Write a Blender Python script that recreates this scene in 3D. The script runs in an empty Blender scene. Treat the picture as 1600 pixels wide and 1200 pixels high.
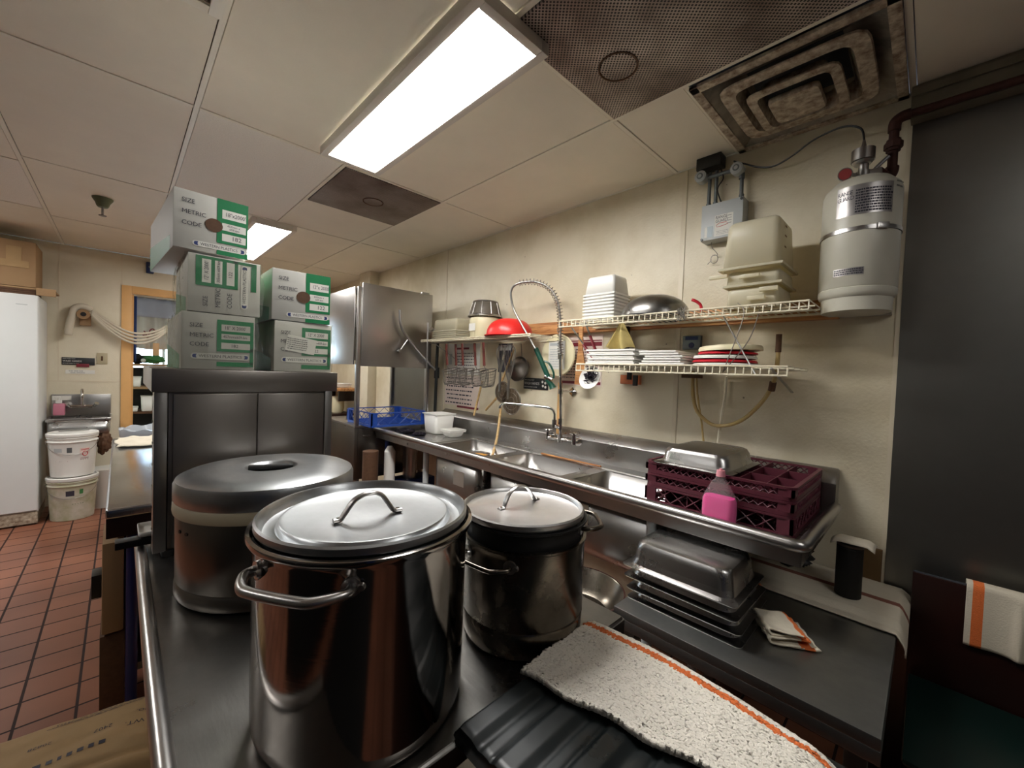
import bpy, bmesh, math, random
from mathutils import Vector, Matrix, noise
R_ = math.radians
PI = math.pi
random.seed(7)
sc = bpy.context.scene
COL = sc.collection

# ------------------------------------------------------------------ camera
def cam_axes(yaw, pit, rol):
    cy, sy, cp, sp = math.cos(yaw), math.sin(yaw), math.cos(pit), math.sin(pit)
    f = Vector((-sy*cp, cy*cp, sp)); r = Vector((cy, sy, 0)); u = r.cross(f)
    c, s = math.cos(rol), math.sin(rol)
    return c*r+s*u, -s*r+c*u, f
cr, cu, cf = cam_axes(-0.7691, -0.0281, 0.0364)
cd = bpy.data.cameras.new('camera')
cd.sensor_fit = 'HORIZONTAL'; cd.sensor_width = 36.0; cd.lens = 36.0*633.0/1600.0
cd.clip_start = 0.01; cd.clip_end = 60
cam = bpy.data.objects.new('camera', cd); COL.objects.link(cam)
cam.matrix_world = Matrix(((cr.x, cu.x, -cf.x, 0), (cr.y, cu.y, -cf.y, 0), (cr.z, cu.z, -cf.z, 1.40), (0, 0, 0, 1)))
sc.camera = cam

# ------------------------------------------------------------------ world, exposure
w = bpy.data.worlds.new('world'); sc.world = w; w.use_nodes = True
w.node_tree.nodes['Background'].inputs[0].default_value = (0.55, 0.68, 0.9, 1)
w.node_tree.nodes['Background'].inputs[1].default_value = 1.5
sc.view_settings.view_transform = 'Standard'; sc.view_settings.look = 'None'
sc.view_settings.gamma = 1.0; sc.view_settings.use_curve_mapping = False
sc.view_settings.exposure = 1.2
LAMP = 22.0      # ceiling panels
LAMP2 = 16.0

# ------------------------------------------------------------------ materials
def s2l(c):
    return tuple(((v/255)/12.92 if v/255 <= 0.04045 else ((v/255+0.055)/1.055)**2.4) for v in c)
def newmat(name):
    m = bpy.data.materials.new(name); m.use_nodes = True
    return m, m.node_tree.nodes, m.node_tree.links, m.node_tree.nodes['Principled BSDF']
def coords(N, L, scale=(1, 1, 1), rot=(0, 0, 0)):
    tc = N.new('ShaderNodeTexCoord'); mp = N.new('ShaderNodeMapping')
    mp.inputs['Scale'].default_value = scale; mp.inputs['Rotation'].default_value = rot
    L.new(tc.outputs['Object'], mp.inputs[0]); return mp.outputs[0]
def mat(name, col, rough=0.5, metal=0.0, var=0.0, vs=6.0, bump=0.0, bs=80.0, spec=None, trans=0.0, ior=None, emit=None, es=0, alpha=1, sss=0, dark=None, stretch=(1, 1, 1), rv=0.0, coat=0.0):
    m, N, L, b = newmat(name)
    c = s2l(col) if max(col) > 1.0 else col
    b.inputs['Base Color'].default_value = (*c, 1)
    b.inputs['Roughness'].default_value = rough; b.inputs['Metallic'].default_value = metal
    if spec is not None: b.inputs['Specular IOR Level'].default_value = spec
    if trans: b.inputs['Transmission Weight'].default_value = trans
    if ior: b.inputs['IOR'].default_value = ior
    if coat: b.inputs['Coat Weight'].default_value = coat
    if alpha < 1: b.inputs['Alpha'].default_value = alpha
    if emit: b.inputs['Emission Color'].default_value = (*s2l(emit), 1); b.inputs['Emission Strength'].default_value = es
    if var or rv:
        v = coords(N, L, stretch)
        n = N.new('ShaderNodeTexNoise'); n.inputs['Scale'].default_value = vs; n.inputs['Detail'].default_value = 6; n.inputs['Roughness'].default_value = 0.62
        L.new(v, n.inputs['Vector'])
        if var:
            rp = N.new('ShaderNodeValToRGB'); rp.color_ramp.elements[0].position = 0.3; rp.color_ramp.elements[1].position = 0.7
            d = s2l(dark) if dark else tuple(x*(1-var) for x in c)
            rp.color_ramp.elements[0].color = (*d, 1); rp.color_ramp.elements[1].color = (*c, 1)
            L.new(n.outputs[0], rp.inputs[0]); L.new(rp.outputs[0], b.inputs['Base Color'])
        if rv:
            mr = N.new('ShaderNodeMapRange'); mr.inputs['From Min'].default_value = 0.3; mr.inputs['From Max'].default_value = 0.7
            mr.inputs['To Min'].default_value = max(0.02, rough-rv); mr.inputs['To Max'].default_value = min(1, rough+rv)
            L.new(n.outputs[0], mr.inputs[0]); L.new(mr.outputs[0], b.inputs['Roughness'])
    if bump:
        v2 = coords(N, L)
        n2 = N.new('ShaderNodeTexNoise'); n2.inputs['Scale'].default_value = bs; n2.inputs['Detail'].default_value = 3
        L.new(v2, n2.inputs['Vector'])
        bp = N.new('ShaderNodeBump'); bp.inputs['Strength'].default_value = bump; bp.inputs['Distance'].default_value = 0.004
        L.new(n2.outputs[0], bp.inputs['Height']); L.new(bp.outputs[0], b.inputs['Normal'])
    return m

def brick_floor():
    m, N, L, b = newmat('quarry_tile')
    v = coords(N, L)
    mp = v.node; mp.inputs['Location'].default_value = (0.0805, 0.03, 0)
    br = N.new('ShaderNodeTexBrick'); br.offset = 0; br.squash = 1
    br.inputs['Scale'].default_value = 1; br.inputs['Mortar Size'].default_value = 0.0052; br.inputs['Mortar Smooth'].default_value = 0.2
    br.inputs['Brick Width'].default_value = 0.164; br.inputs['Row Height'].default_value = 0.164
    br.inputs['Color1'].default_value = (*s2l((150, 96, 72)), 1); br.inputs['Color2'].default_value = (*s2l((134, 84, 64)), 1)
    br.inputs['Mortar'].default_value = (*s2l((46, 26, 22)), 1); br.inputs['Bias'].default_value = -0.2
    L.new(v, br.inputs['Vector'])
    n = N.new('ShaderNodeTexNoise'); n.inputs['Scale'].default_value = 2.2; n.inputs['Detail'].default_value = 8; L.new(v, n.inputs['Vector'])
    mx = N.new('ShaderNodeMixRGB'); mx.blend_type = 'MULTIPLY'; mx.inputs[0].default_value = 0.55
    rp = N.new('ShaderNodeValToRGB'); rp.color_ramp.elements[0].position = 0.3; rp.color_ramp.elements[0].color = (.45, .42, .42, 1); rp.color_ramp.elements[1].position = 0.6
    L.new(n.outputs[0], rp.inputs[0]); L.new(br.outputs['Color'], mx.inputs[1]); L.new(rp.outputs[0], mx.inputs[2]); L.new(mx.outputs[0], b.inputs['Base Color'])
    mr = N.new('ShaderNodeMapRange'); mr.inputs['To Min'].default_value = 0.32; mr.inputs['To Max'].default_value = 0.8
    L.new(br.outputs['Fac'], mr.inputs[0]); L.new(mr.outputs[0], b.inputs['Roughness'])
    bp = N.new('ShaderNodeBump'); bp.invert = True; bp.inputs['Strength'].default_value = 0.6; bp.inputs['Distance'].default_value = 0.003
    L.new(br.outputs['Fac'], bp.inputs['Height']); L.new(bp.outputs[0], b.inputs['Normal'])
    return m
def wall_mat(name, col, stain, bump=0.35, specks=True):
    m, N, L, b = newmat(name)
    b.inputs['Roughness'].default_value = 0.42
    v = coords(N, L)
    n = N.new('ShaderNodeTexNoise'); n.inputs['Scale'].default_value = 1.6; n.inputs['Detail'].default_value = 9; n.inputs['Roughness'].default_value = .6; L.new(v, n.inputs['Vector'])
    rp = N.new('ShaderNodeValToRGB'); rp.color_ramp.elements[0].position = 0.33; rp.color_ramp.elements[1].position = 0.58
    rp.color_ramp.elements[0].color = (*s2l(stain), 1); rp.color_ramp.elements[1].color = (*s2l(col), 1)
    L.new(n.outputs[0], rp.inputs[0])
    out = rp.outputs[0]
    if specks:
        vo = N.new('ShaderNodeTexVoronoi'); vo.inputs['Scale'].default_value = 7; vo.inputs['Randomness'].default_value = 1; L.new(v, vo.inputs['Vector'])
        r2 = N.new('ShaderNodeValToRGB'); r2.color_ramp.elements[0].position = 0.022; r2.color_ramp.elements[0].color = (0.12, .1, .08, 1); r2.color_ramp.elements[1].position = 0.034
        L.new(vo.outputs['Distance'], r2.inputs[0])
        mx = N.new('ShaderNodeMixRGB'); mx.blend_type = 'MULTIPLY'; mx.inputs[0].default_value = 0.8
        L.new(out, mx.inputs[1]); L.new(r2.outputs[0], mx.inputs[2]); out = mx.outputs[0]
    L.new(out, b.inputs['Base Color'])
    n2 = N.new('ShaderNodeTexNoise'); n2.inputs['Scale'].default_value = 95; n2.inputs['Detail'].default_value = 2; L.new(v, n2.inputs['Vector'])
    bp = N.new('ShaderNodeBump'); bp.inputs['Strength'].default_value = bump; bp.inputs['Distance'].default_value = 0.003
    L.new(n2.outputs[0], bp.inputs['Height']); L.new(bp.outputs[0], b.inputs['Normal'])
    return m
def steel(name, col=(0.5, 0.48, 0.46), rough=0.28, var=0.25, vs=5, stretch=(1, 1, 1), rv=0.08, scratch=0.12, sdir=(2, 120, 120), dark=None):
    m, N, L, b = newmat(name)
    b.inputs['Metallic'].default_value = 1.0
    v = coords(N, L, stretch)
    n = N.new('ShaderNodeTexNoise'); n.inputs['Scale'].default_value = vs; n.inputs['Detail'].default_value = 8; n.inputs['Roughness'].default_value = .65; L.new(v, n.inputs['Vector'])
    rp = N.new('ShaderNodeValToRGB'); rp.color_ramp.elements[0].position = 0.22; rp.color_ramp.elements[1].position = 0.78
    d = dark or tuple(x*(1-var) for x in col)
    rp.color_ramp.elements[0].color = (*d, 1); rp.color_ramp.elements[1].color = (*col, 1)
    L.new(n.outputs[0], rp.inputs[0]); L.new(rp.outputs[0], b.inputs['Base Color'])
    mr = N.new('ShaderNodeMapRange'); mr.inputs['From Min'].default_value = 0.2; mr.inputs['From Max'].default_value = 0.8
    mr.inputs['To Min'].default_value = rough+rv; mr.inputs['To Max'].default_value = max(0.03, rough-rv)
    L.new(n.outputs[0], mr.inputs[0]); L.new(mr.outputs[0], b.inputs['Roughness'])
    if scratch:
        v2 = coords(N, L, sdir)
        n2 = N.new('ShaderNodeTexNoise'); n2.inputs['Scale'].default_value = 3; n2.inputs['Detail'].default_value = 4; L.new(v2, n2.inputs['Vector'])
        bp = N.new('ShaderNodeBump'); bp.inputs['Strength'].default_value = scratch; bp.inputs['Distance'].default_value = 0.001
        L.new(n2.outputs[0], bp.inputs['Height']); L.new(bp.outputs[0], b.inputs['Normal'])
    return m
def perf_mat(name, base, hole, spacing, rad, axes='xy'):
    """perforated sheet: round holes on a staggered lattice, with brown grease in patches"""
    m, N, L, b = newmat(name)
    b.inputs['Roughness'].default_value = 0.5; b.inputs['Metallic'].default_value = 0.3
    v = coords(N, L, (1/spacing, 1/spacing, 0.0), (0, 0, R_(45)))
    fr = N.new('ShaderNodeVectorMath'); fr.operation = 'FRACTION'; L.new(v, fr.inputs[0])
    sb = N.new('ShaderNodeVectorMath'); sb.operation = 'SUBTRACT'; sb.inputs[1].default_value = (.5, .5, 0); L.new(fr.outputs[0], sb.inputs[0])
    ln = N.new('ShaderNodeVectorMath'); ln.operation = 'LENGTH'; L.new(sb.outputs[0], ln.inputs[0])
    gt = N.new('ShaderNodeMath'); gt.operation = 'GREATER_THAN'; gt.inputs[1].default_value = rad; L.new(ln.outputs['Value'], gt.inputs[0])
    v2 = coords(N, L)
    n = N.new('ShaderNodeTexNoise'); n.inputs['Scale'].default_value = 4; n.inputs['Detail'].default_value = 7; L.new(v2, n.inputs['Vector'])
    rp = N.new('ShaderNodeValToRGB'); rp.color_ramp.elements[0].position = .35; rp.color_ramp.elements[1].position = .6
    rp.color_ramp.elements[0].color = (*s2l((104, 82, 70)), 1); rp.color_ramp.elements[1].color = (*s2l(base), 1); L.new(n.outputs[0], rp.inputs[0])
    mx = N.new('ShaderNodeMixRGB'); mx.inputs[1].default_value = (*s2l(hole), 1)
    L.new(gt.outputs[0], mx.inputs[0]); L.new(rp.outputs[0], mx.inputs[2]); L.new(mx.outputs[0], b.inputs['Base Color'])
    return m
def wood_mat(name, c1, c2, scale=(3, 30, 30)):
    m, N, L, b = newmat(name)
    b.inputs['Roughness'].default_value = 0.55
    v = coords(N, L, scale)
    n = N.new('ShaderNodeTexNoise'); n.inputs['Scale'].default_value = 1.5; n.inputs['Detail'].default_value = 8; n.inputs['Distortion'].default_value = 1.5; L.new(v, n.inputs['Vector'])
    rp = N.new('ShaderNodeValToRGB'); rp.color_ramp.elements[0].position = .35; rp.color_ramp.elements[1].position = .6
    rp.color_ramp.elements[0].color = (*s2l(c2), 1); rp.color_ramp.elements[1].color = (*s2l(c1), 1); L.new(n.outputs[0], rp.inputs[0]); L.new(rp.outputs[0], b.inputs['Base Color'])
    return m
def emis(name, col, st):
    m, N, L, b = newmat(name)
    N.remove(b); e = N.new('ShaderNodeEmission'); e.inputs[0].default_value = (*col, 1); e.inputs[1].default_value = st
    L.new(e.outputs[0], N['Material Output'].inputs[0]); return m
def clear_plastic(name, tint, mixw, rough=.25):
    """milky see-through plastic: part diffuse/gloss, part plain transparency"""
    m, N, L, b = newmat(name)
    b.inputs['Base Color'].default_value = (*s2l(tint), 1); b.inputs['Roughness'].default_value = rough
    t = N.new('ShaderNodeBsdfTransparent'); t.inputs[0].default_value = (*s2l(tint), 1)
    mx = N.new('ShaderNodeMixShader'); mx.inputs[0].default_value = mixw
    L.new(t.outputs[0], mx.inputs[1]); L.new(b.outputs[0], mx.inputs[2]); L.new(mx.outputs[0], N['Material Output'].inputs[0]); return m

MT = dict(
 floor=brick_floor(),
 wall=wall_mat('cream_wall_panel', (224, 214, 190), (198, 184, 152)),
 wallb=wall_mat('cream_back_wall', (222, 213, 190), (208, 197, 170), .2),
 walldark=mat('grey_kitchen_wall', (96, 90, 80), .6, var=.3),
 strip=mat('cream_panel_strip', (216, 204, 180), .4),
 tile=mat('vinyl_ceiling_tile', (238, 231, 214), .7, var=.07, vs=3, bump=.08, bs=160),
 tilew=mat('textured_ceiling_tile', (242, 238, 228), .85, var=.12, vs=160, bump=.5, bs=200),
 tbar=mat('ceiling_grid_bar', (234, 228, 212), .5),
 gap=mat('dark_ceiling_gap', (60, 48, 38), .8),
 perf=perf_mat('greasy_perforated_metal', (186, 172, 162), (28, 22, 20), .0098, .34),
 perf2=perf_mat('grey_perforated_metal', (142, 130, 124), (62, 54, 50), .0075, .3),
 greasy=mat('greasy_white_metal', (212, 200, 178), .55, var=.6, vs=34, dark=(104, 78, 56)),
 greasyd=mat('sooty_duct', (44, 48, 56), .6, var=.4),
 dgrid=mat('dark_beam_metal', (128, 120, 104), .5, metal=.2, var=.3),
 lampframe=mat('white_lamp_frame', (214, 208, 198), .4),
 lamp=emis('lit_panel', (1.0, .985, .955), LAMP), lampfill=emis('added_fill_panel', (1.0, .985, .955), 5.0), lamp2=emis('lit_panel_far', (1.0, .985, .955), LAMP2),
 steel=steel('stainless_steel', (.47, .455, .44), .30, .14, 4, rv=.03),
 steelt=steel('scratched_table_steel', (.25, .24, .225), .32, .4, 7, rv=.10, scratch=.35, sdir=(30, 6, 1)),
 steell2=steel('spotted_lid_steel', (.72, .71, .70), .38, .3, 14, rv=.08, scratch=.15, sdir=(60, 4, 1)),
 steelcab=steel('cabinet_front_steel', (.42, .385, .35), .30, .15, 3, rv=.04, scratch=.1, sdir=(2, 2, 80)),
 counter=steel('bright_counter_steel', (.60, .63, .68), .17, .2, 5, rv=.04, scratch=.5, sdir=(9, 5, 1)),
 bowlst=steel('dull_bowl_steel', (.34, .33, .31), .3, .3, 6),
 steels=steel('sink_steel', (.48, .47, .455), .29, .2, 5, rv=.05),
 steelp=steel('polished_pot_steel', (.36, .335, .315), .10, .2, 3, rv=.03, scratch=.04, sdir=(1, 1, 60)),
 steell=steel('brushed_lid_steel', (.50, .515, .525), .33, .35, 9, rv=.07, scratch=.15, sdir=(60, 4, 1)),
 steelb=steel('burnt_pot_steel', (.30, .26, .21), .25, .6, 5, rv=.1, dark=(.03, .026, .022)),
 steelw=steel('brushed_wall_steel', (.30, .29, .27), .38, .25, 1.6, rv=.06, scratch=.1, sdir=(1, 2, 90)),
 steelc=steel('brown_tinted_cabinet_steel', (.22, .20, .178), .30, .15, 3, rv=.04, scratch=.1, sdir=(2, 2, 80)),
 steelk=steel('dull_dark_table_steel', (.40, .40, .385), .40, .4, 5, rv=.08),
 steelpan=steel('steam_pan_steel', (.46, .45, .44), .28, .15, 6, rv=.03),
 chrome=steel('chrome', (.72, .70, .68), .12, .15, 10, rv=.04, scratch=0),
 wire=steel('dark_wire', (.30, .27, .24), .35, .3, 20, scratch=0),
 black=mat('black_plastic', (20, 20, 20), .4), blackr=mat('black_ribbed_plastic', (26, 32, 33), .36, var=.35, vs=7, rv=.1, dark=(16, 20, 21)),
 rubber=mat('black_rubber', (14, 13, 12), .6),
 beige=mat('beige_plastic_band', (176, 164, 138), .45),
 white=mat('white_plastic', (228, 226, 220), .35), whitep=mat('white_painted_metal', (218, 220, 218), .4, var=.05, vs=3),
 ivory=mat('ivory_plastic', (224, 214, 178), .4), wirewhite=mat('ivory_coated_wire', (236, 226, 200), .4, var=.2, vs=30),
 red=mat('red_plastic', (214, 40, 36), .35), redlid=mat('crimson_plastic', (196, 34, 48), .35),
 green=mat('print_green', (14, 120, 70), .45), navy=mat('print_navy', (34, 52, 110), .5), ink=mat('print_ink', (50, 48, 60), .6),
 carton=mat('white_printed_carton', (196, 194, 186), .55, var=.05), cartongrey=mat('grey_printed_carton', (170, 168, 160), .5, var=.06),
 paper=mat('white_paper', (226, 224, 216), .6), paperp=mat('pinkish_paper', (224, 206, 196), .6), teal=mat('print_teal', (60, 130, 130), .5),
 maroon=mat('print_maroon', (116, 26, 40), .5),
 wrap=clear_plastic('crinkled_clear_wrap', (244, 244, 240), .06, .06),
 tub=clear_plastic('milky_clear_plastic', (236, 230, 208), .5, .3),
 bottle=clear_plastic('clear_bottle_plastic', (244, 236, 234), .13, .06),
 pink=mat('pink_soap', (255, 70, 180), .3), pinkcap=mat('pale_pink_cap', (224, 150, 160), .4), pinkl=mat('pale_pink_soap', (208, 130, 150), .3),
 rackm=mat('burgundy_rack_plastic', (90, 38, 50), .42, var=.15), blue=mat('blue_rack_plastic', (26, 66, 150), .4),
 bluepost=mat('dark_blue_paint', (24, 38, 96), .4, var=.3), bluebag=mat('dark_blue_plastic', (16, 34, 84), .3),
 wood=wood_mat('knotty_pine', (206, 152, 96), (150, 92, 48), (30, 2, 30)), woodz=wood_mat('pale_stick_wood', (214, 184, 130), (190, 150, 96)),
 frame=mat('orange_wood_trim', (222, 172, 108), .5, var=.1), brownwood=mat('red_brown_wood', (40, 15, 10), .35, var=.4),
 handle=mat('brown_red_handle', (112, 44, 30), .5, var=.3, vs=40), card=mat('brown_cardboard', (160, 128, 92), .8, var=.1), cardd=mat('dark_cardboard_edge', (96, 66, 44), .8, var=.3, vs=60),
 kraft=mat('kraft_paper', (178, 146, 102), .75, var=.2, vs=5, bump=.6, bs=18),
 terry=mat('white_terry', (236, 229, 216), .95, var=.10, vs=220, bump=.5, bs=420), terryo=mat('orange_terry_stripe', (226, 116, 56), .95, var=.2, vs=220, bump=.5, bs=420),
 cloth=mat('beige_cloth', (206, 196, 176), .9, var=.1, bump=.3, bs=200), clothline=mat('brown_cloth_stripe', (120, 76, 62), .9),
 glove=mat('yellow_rag', (200, 180, 116), .85, var=.2, vs=18), rust=mat('rusty_iron_pipe', (84, 50, 42), .6, metal=.4, var=.5, vs=20),
 tank=mat('cream_painted_cylinder', (206, 202, 186), .35, var=.1, vs=6), tanklabel=mat('silver_label', (176, 172, 170), .3, metal=.6, var=.2, vs=40),
 greybox=mat('grey_enamel', (180, 184, 184), .4), hose=clear_plastic('yellowed_hose', (214, 188, 130), .7), greenh=mat('dark_green_grip', (14, 72, 56), .35),
 sand=mat('orange_sponge', (210, 150, 60), .9, bump=.6), peel=mat('orange_rag', (204, 120, 80), .8, var=.3, vs=20), bag=clear_plastic('clear_bin_liner', (214, 220, 226), .5, .2),
 binm=mat('grey_bin_plastic', (120, 122, 124), .5), signb=mat('black_sign', (34, 36, 38), .4), greenbin=mat('dark_green_plastic', (8, 34, 30), .4),
 wallstain=mat('brown_wall_stain', (112, 84, 48), .7, var=.3), outlet=mat('grey_outlet_cover', (110, 116, 118), .4, metal=.5), plate=mat('tan_wall_plate', (176, 164, 134), .4),
 curtain=mat('cream_curtain', (206, 196, 188), .9, var=.1), bluec=mat('blue_curtain', (40, 58, 112), .8, var=.3, vs=30), dark=mat('dark_interior', (30, 26, 24), .7),
 peach=mat('peach_paper', (228, 176, 132), .8), leafg=mat('green_goods', (64, 124, 66), .6, var=.3, vs=30),
 window=emis('daylight_window', (.62, .82, 1.0), 9.0), gauge=mat('red_gauge', (150, 60, 60), .4),
 scour=mat('dark_scouring_wool', (48, 42, 54), .5, metal=.3, var=.4, vs=60), lavender=mat('lavender_valance', (170, 166, 182), .9),
)
# ------------------------------------------------------------------ mesh helpers
OFF = {}
def sm(pts, k=6, closed=False):
    P = [Vector(p) for p in pts]; n = len(P); out = []
    rng = range(n) if closed else range(n-1)
    for i in rng:
        p0 = P[(i-1) % n] if closed or i > 0 else P[0]; p1 = P[i]; p2 = P[(i+1) % n]
        p3 = P[(i+2) % n] if closed or i+2 < n else P[-1]
        for j in range(k):
            t = j/k
            out.append(0.5*((2*p1)+(-p0+p2)*t+(2*p0-5*p1+4*p2-p3)*t*t+(-p0+3*p1-3*p2+p3)*t**3))
    if not closed: out.append(P[-1])
    return out
EACH = {'rivets': 'rivet', 'screws': 'screw', 'mounting_plates': 'mounting_plate', 'side_rails': 'side_rail', 'labels': 'label', 'side_lattice': 'lattice_side',
        'tape': 'tape_strip', 'white_labels': 'white_label', 'green_print': 'green_field', 'blue_marks': 'blue_mark', 'grips': 'grip', 'arms': 'arm', 'under_bracing': 'brace',
        'measure_marks': 'measure_mark', 'side_print': 'green_side', 'rims': 'rim_ring'}
class M:
    def __init__(s): s.bm = bmesh.new(); s.mi = 0
    def _v(s, vs): return [s.bm.verts.new(v) for v in vs]
    def poly(s, verts, faces, mi=None):
        v = s._v(verts)
        for f in faces:
            try: q = s.bm.faces.new([v[i] for i in f]); q.material_index = s.mi if mi is None else mi
            except ValueError: pass
        return s
    def box(s, x0, x1, y0, y1, z0, z1, bev=0, seg=2, mx=None):
        b = bmesh.new(); bmesh.ops.create_cube(b, size=1)
        for v in b.verts: v.co = Vector((x0+(v.co.x+.5)*(x1-x0), y0+(v.co.y+.5)*(y1-y0), z0+(v.co.z+.5)*(z1-z0)))
        if bev: bmesh.ops.bevel(b, geom=b.edges[:], offset=bev, segments=seg, affect='EDGES', profile=.6)
        if mx is not None: b.transform(mx)
        s.add(b); return s
    def add(s, b, mx=None):
        if mx is not None: b.transform(mx)
        mp = {v: s.bm.verts.new(v.co) for v in b.verts}
        for f in b.faces:
            q = s.bm.faces.new([mp[v] for v in f.verts]); q.material_index = s.mi
        b.free()
    def cyl(s, p0, p1, r0, r1=None, n=20, cap=True):
        return s.tube([p0, p1], r0, n, radii=[r0, r0 if r1 is None else r1], cap=cap)
    def tube(s, pts, r, n=8, closed=False, radii=None, cap=True, flat=None, up=None):
        P = [Vector(p) for p in pts]; m = len(P)
        T = []
        for i in range(m):
            a = P[(i-1) % m] if (closed or i > 0) else P[i]; c = P[(i+1) % m] if (closed or i < m-1) else P[i]
            t = (c-a); T.append(t.normalized() if t.length > 1e-9 else Vector((0, 0, 1)))
        u = Vector(up) if up else (Vector((0, 0, 1)) if abs(T[0].z) < .9 else Vector((1, 0, 0)))
        u = (u-T[0]*u.dot(T[0])).normalized(); rings = []
        for i in range(m):
            u = (u-T[i]*u.dot(T[i])).normalized(); w_ = T[i].cross(u)
            rr = radii[i] if radii else r
            rings.append(s._v([P[i]+(u*math.cos(2*PI*j/n)*(flat or 1)+w_*math.sin(2*PI*j/n))*rr for j in range(n)]))
        for i in range(m if closed else m-1):
            a, b = rings[i], rings[(i+1) % m]
            for j in range(n):
                try: q = s.bm.faces.new([a[j], a[(j+1) % n], b[(j+1) % n], b[j]]); q.material_index = s.mi
                except ValueError: pass
        if cap and not closed:
            for rg in (rings[0][::-1], rings[-1]):
                try: q = s.bm.faces.new(rg); q.material_index = s.mi
                except ValueError: pass
        return s
    def lathe(s, prof, c=(0, 0, 0), n=48, mx=None, a0=0, a1=2*PI):
        full = abs(a1-a0-2*PI) < 1e-6; c = Vector(c); rings = []
        cnt = n if full else n+1
        for (r, z) in prof:
            if r < 1e-6: rings.append([s.bm.verts.new(_m(mx, c, Vector((0, 0, z))))])
            else: rings.append([s.bm.verts.new(_m(mx, c, Vector((r*math.cos(a0+(a1-a0)*j/n), r*math.sin(a0+(a1-a0)*j/n), z)))) for j in range(cnt)])
        for a, b in zip(rings[:-1], rings[1:]):
            for j in range(n):
                k = (j+1) % cnt if full else j+1
                va = [a[0]] if len(a) == 1 else [a[j], a[k]]; vb = [b[0]] if len(b) == 1 else [b[k], b[j]]
                if len(va)+len(vb) >= 3:
                    q = s.bm.faces.new(va+vb); q.material_index = s.mi
        return s
    def grid(s, fn, nu, nv, closed_u=False):
        V = [[s.bm.verts.new(fn(i/nu, j/nv)) for j in range(nv+1)] for i in range(nu+1)]
        for i in range(nu):
            for j in range(nv):
                q = s.bm.faces.new([V[i][j], V[i+1][j], V[i+1][j+1], V[i][j+1]]); q.material_index = s.mi
        return s
    def prism(s, poly, axis, a, b):
        """extrude a 2-D polygon along axis ('x','y','z') from a to b"""
        def mk(p, t): return {'x': (t, p[0], p[1]), 'y': (p[0], t, p[1]), 'z': (p[0], p[1], t)}[axis]
        n = len(poly); A = s._v([mk(p, a) for p in poly]); B = s._v([mk(p, b) for p in poly])
        for j in range(n):
            q = s.bm.faces.new([A[j], A[(j+1) % n], B[(j+1) % n], B[j]]); q.material_index = s.mi
        for rg in (A[::-1], B): q = s.bm.faces.new(rg); q.material_index = s.mi
        return s
    def pieces(s, eps=.0015):
        """separate pieces of this mesh (islands whose boxes touch count as one)"""
        seen = set(); isl = []
        for f0 in s.bm.faces:
            if f0 in seen: continue
            st = [f0]; seen.add(f0); g = []
            while st:
                f = st.pop(); g.append(f)
                for e in f.edges:
                    for h in e.link_faces:
                        if h not in seen: seen.add(h); st.append(h)
            P = [v.co for f in g for v in f.verts]
            isl.append([g, [min(p[i] for p in P)-eps for i in range(3)], [max(p[i] for p in P)+eps for i in range(3)]])
        ch = True
        while ch:
            ch = False
            for i in range(len(isl)):
                for j in range(i+1, len(isl)):
                    a, b = isl[i], isl[j]
                    if all(a[1][k] <= b[2][k] and b[1][k] <= a[2][k] for k in range(3)):
                        a[0] += b[0]; a[1] = [min(x, y) for x, y in zip(a[1], b[1])]; a[2] = [max(x, y) for x, y in zip(a[2], b[2])]
                        isl.pop(j); ch = True; break
                if ch: break
        out = []
        for g, _, _ in isl:
            q = M(); mp = {}
            for f in g:
                for v in f.verts:
                    if v not in mp: mp[v] = q.bm.verts.new(v.co)
                n = q.bm.faces.new([mp[v] for v in f.verts]); n.material_index = f.material_index
            out.append(q)
        return out
    def build(s, name, m, parent=None, smooth=True, ang=38):
        if name in EACH and parent is not None:
            r = [q.build(EACH[name], m, parent, smooth, ang) for q in s.pieces()]; s.bm.free(); return r[0]
        bmesh.ops.recalc_face_normals(s.bm, faces=s.bm.faces[:])
        if parent is not None: off = OFF.get(parent.name, Vector((0, 0, 0)))
        else:
            xs = [v.co for v in s.bm.verts]
            off = Vector(((min(v.x for v in xs)+max(v.x for v in xs))/2, (min(v.y for v in xs)+max(v.y for v in xs))/2, min(v.z for v in xs)))
        if parent is None or off.length > 0:
            for v in s.bm.verts: v.co -= off
        me = bpy.data.meshes.new(name); s.bm.to_mesh(me); s.bm.free()
        ms = m if isinstance(m, (list, tuple)) else [m]
        for q in ms: me.materials.append(MT[q] if isinstance(q, str) else q)
        if smooth:
            for p in me.polygons: p.use_smooth = True
            me.set_sharp_from_angle(angle=R_(ang))
        o = bpy.data.objects.new(name, me); COL.objects.link(o)
        OFF[o.name] = off
        if parent is None: o.location = off
        else: o.parent = parent
        return o
def _m(mx, c, v): return (mx @ v if mx is not None else v)+c
def tag(o, label=None, cat=None, group=None, kind=None):
    if label: o['label'] = label
    if cat: o['category'] = cat
    if group: o['group'] = group
    if kind: o['kind'] = kind
    return o
def thing(name, label, cat, loc=(0, 0, 0), rz=0, group=None, world=True):
    """Empty at the thing's base; world=True: its parts are built in world coordinates"""
    o = bpy.data.objects.new(name, None); COL.objects.link(o); o.empty_display_size = .05
    o.location = loc; o.rotation_euler = (0, 0, rz)
    OFF[o.name] = Vector(loc) if world else Vector((0, 0, 0))
    return tag(o, label, cat, group)
def struct(o): o['kind'] = 'structure'; return o
def kids(o): return [c for c in bpy.data.objects if c.parent == o]
def dup(o, loc=None, rz=None, label=None, parent=None):
    c = o.copy(); COL.objects.link(c)
    if parent: c.parent = parent
    if loc is not None: c.location = loc
    if rz is not None: c.rotation_euler = (0, 0, rz)
    if label: c['label'] = label
    for ch in kids(o): dup(ch, parent=c)
    return c
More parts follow.
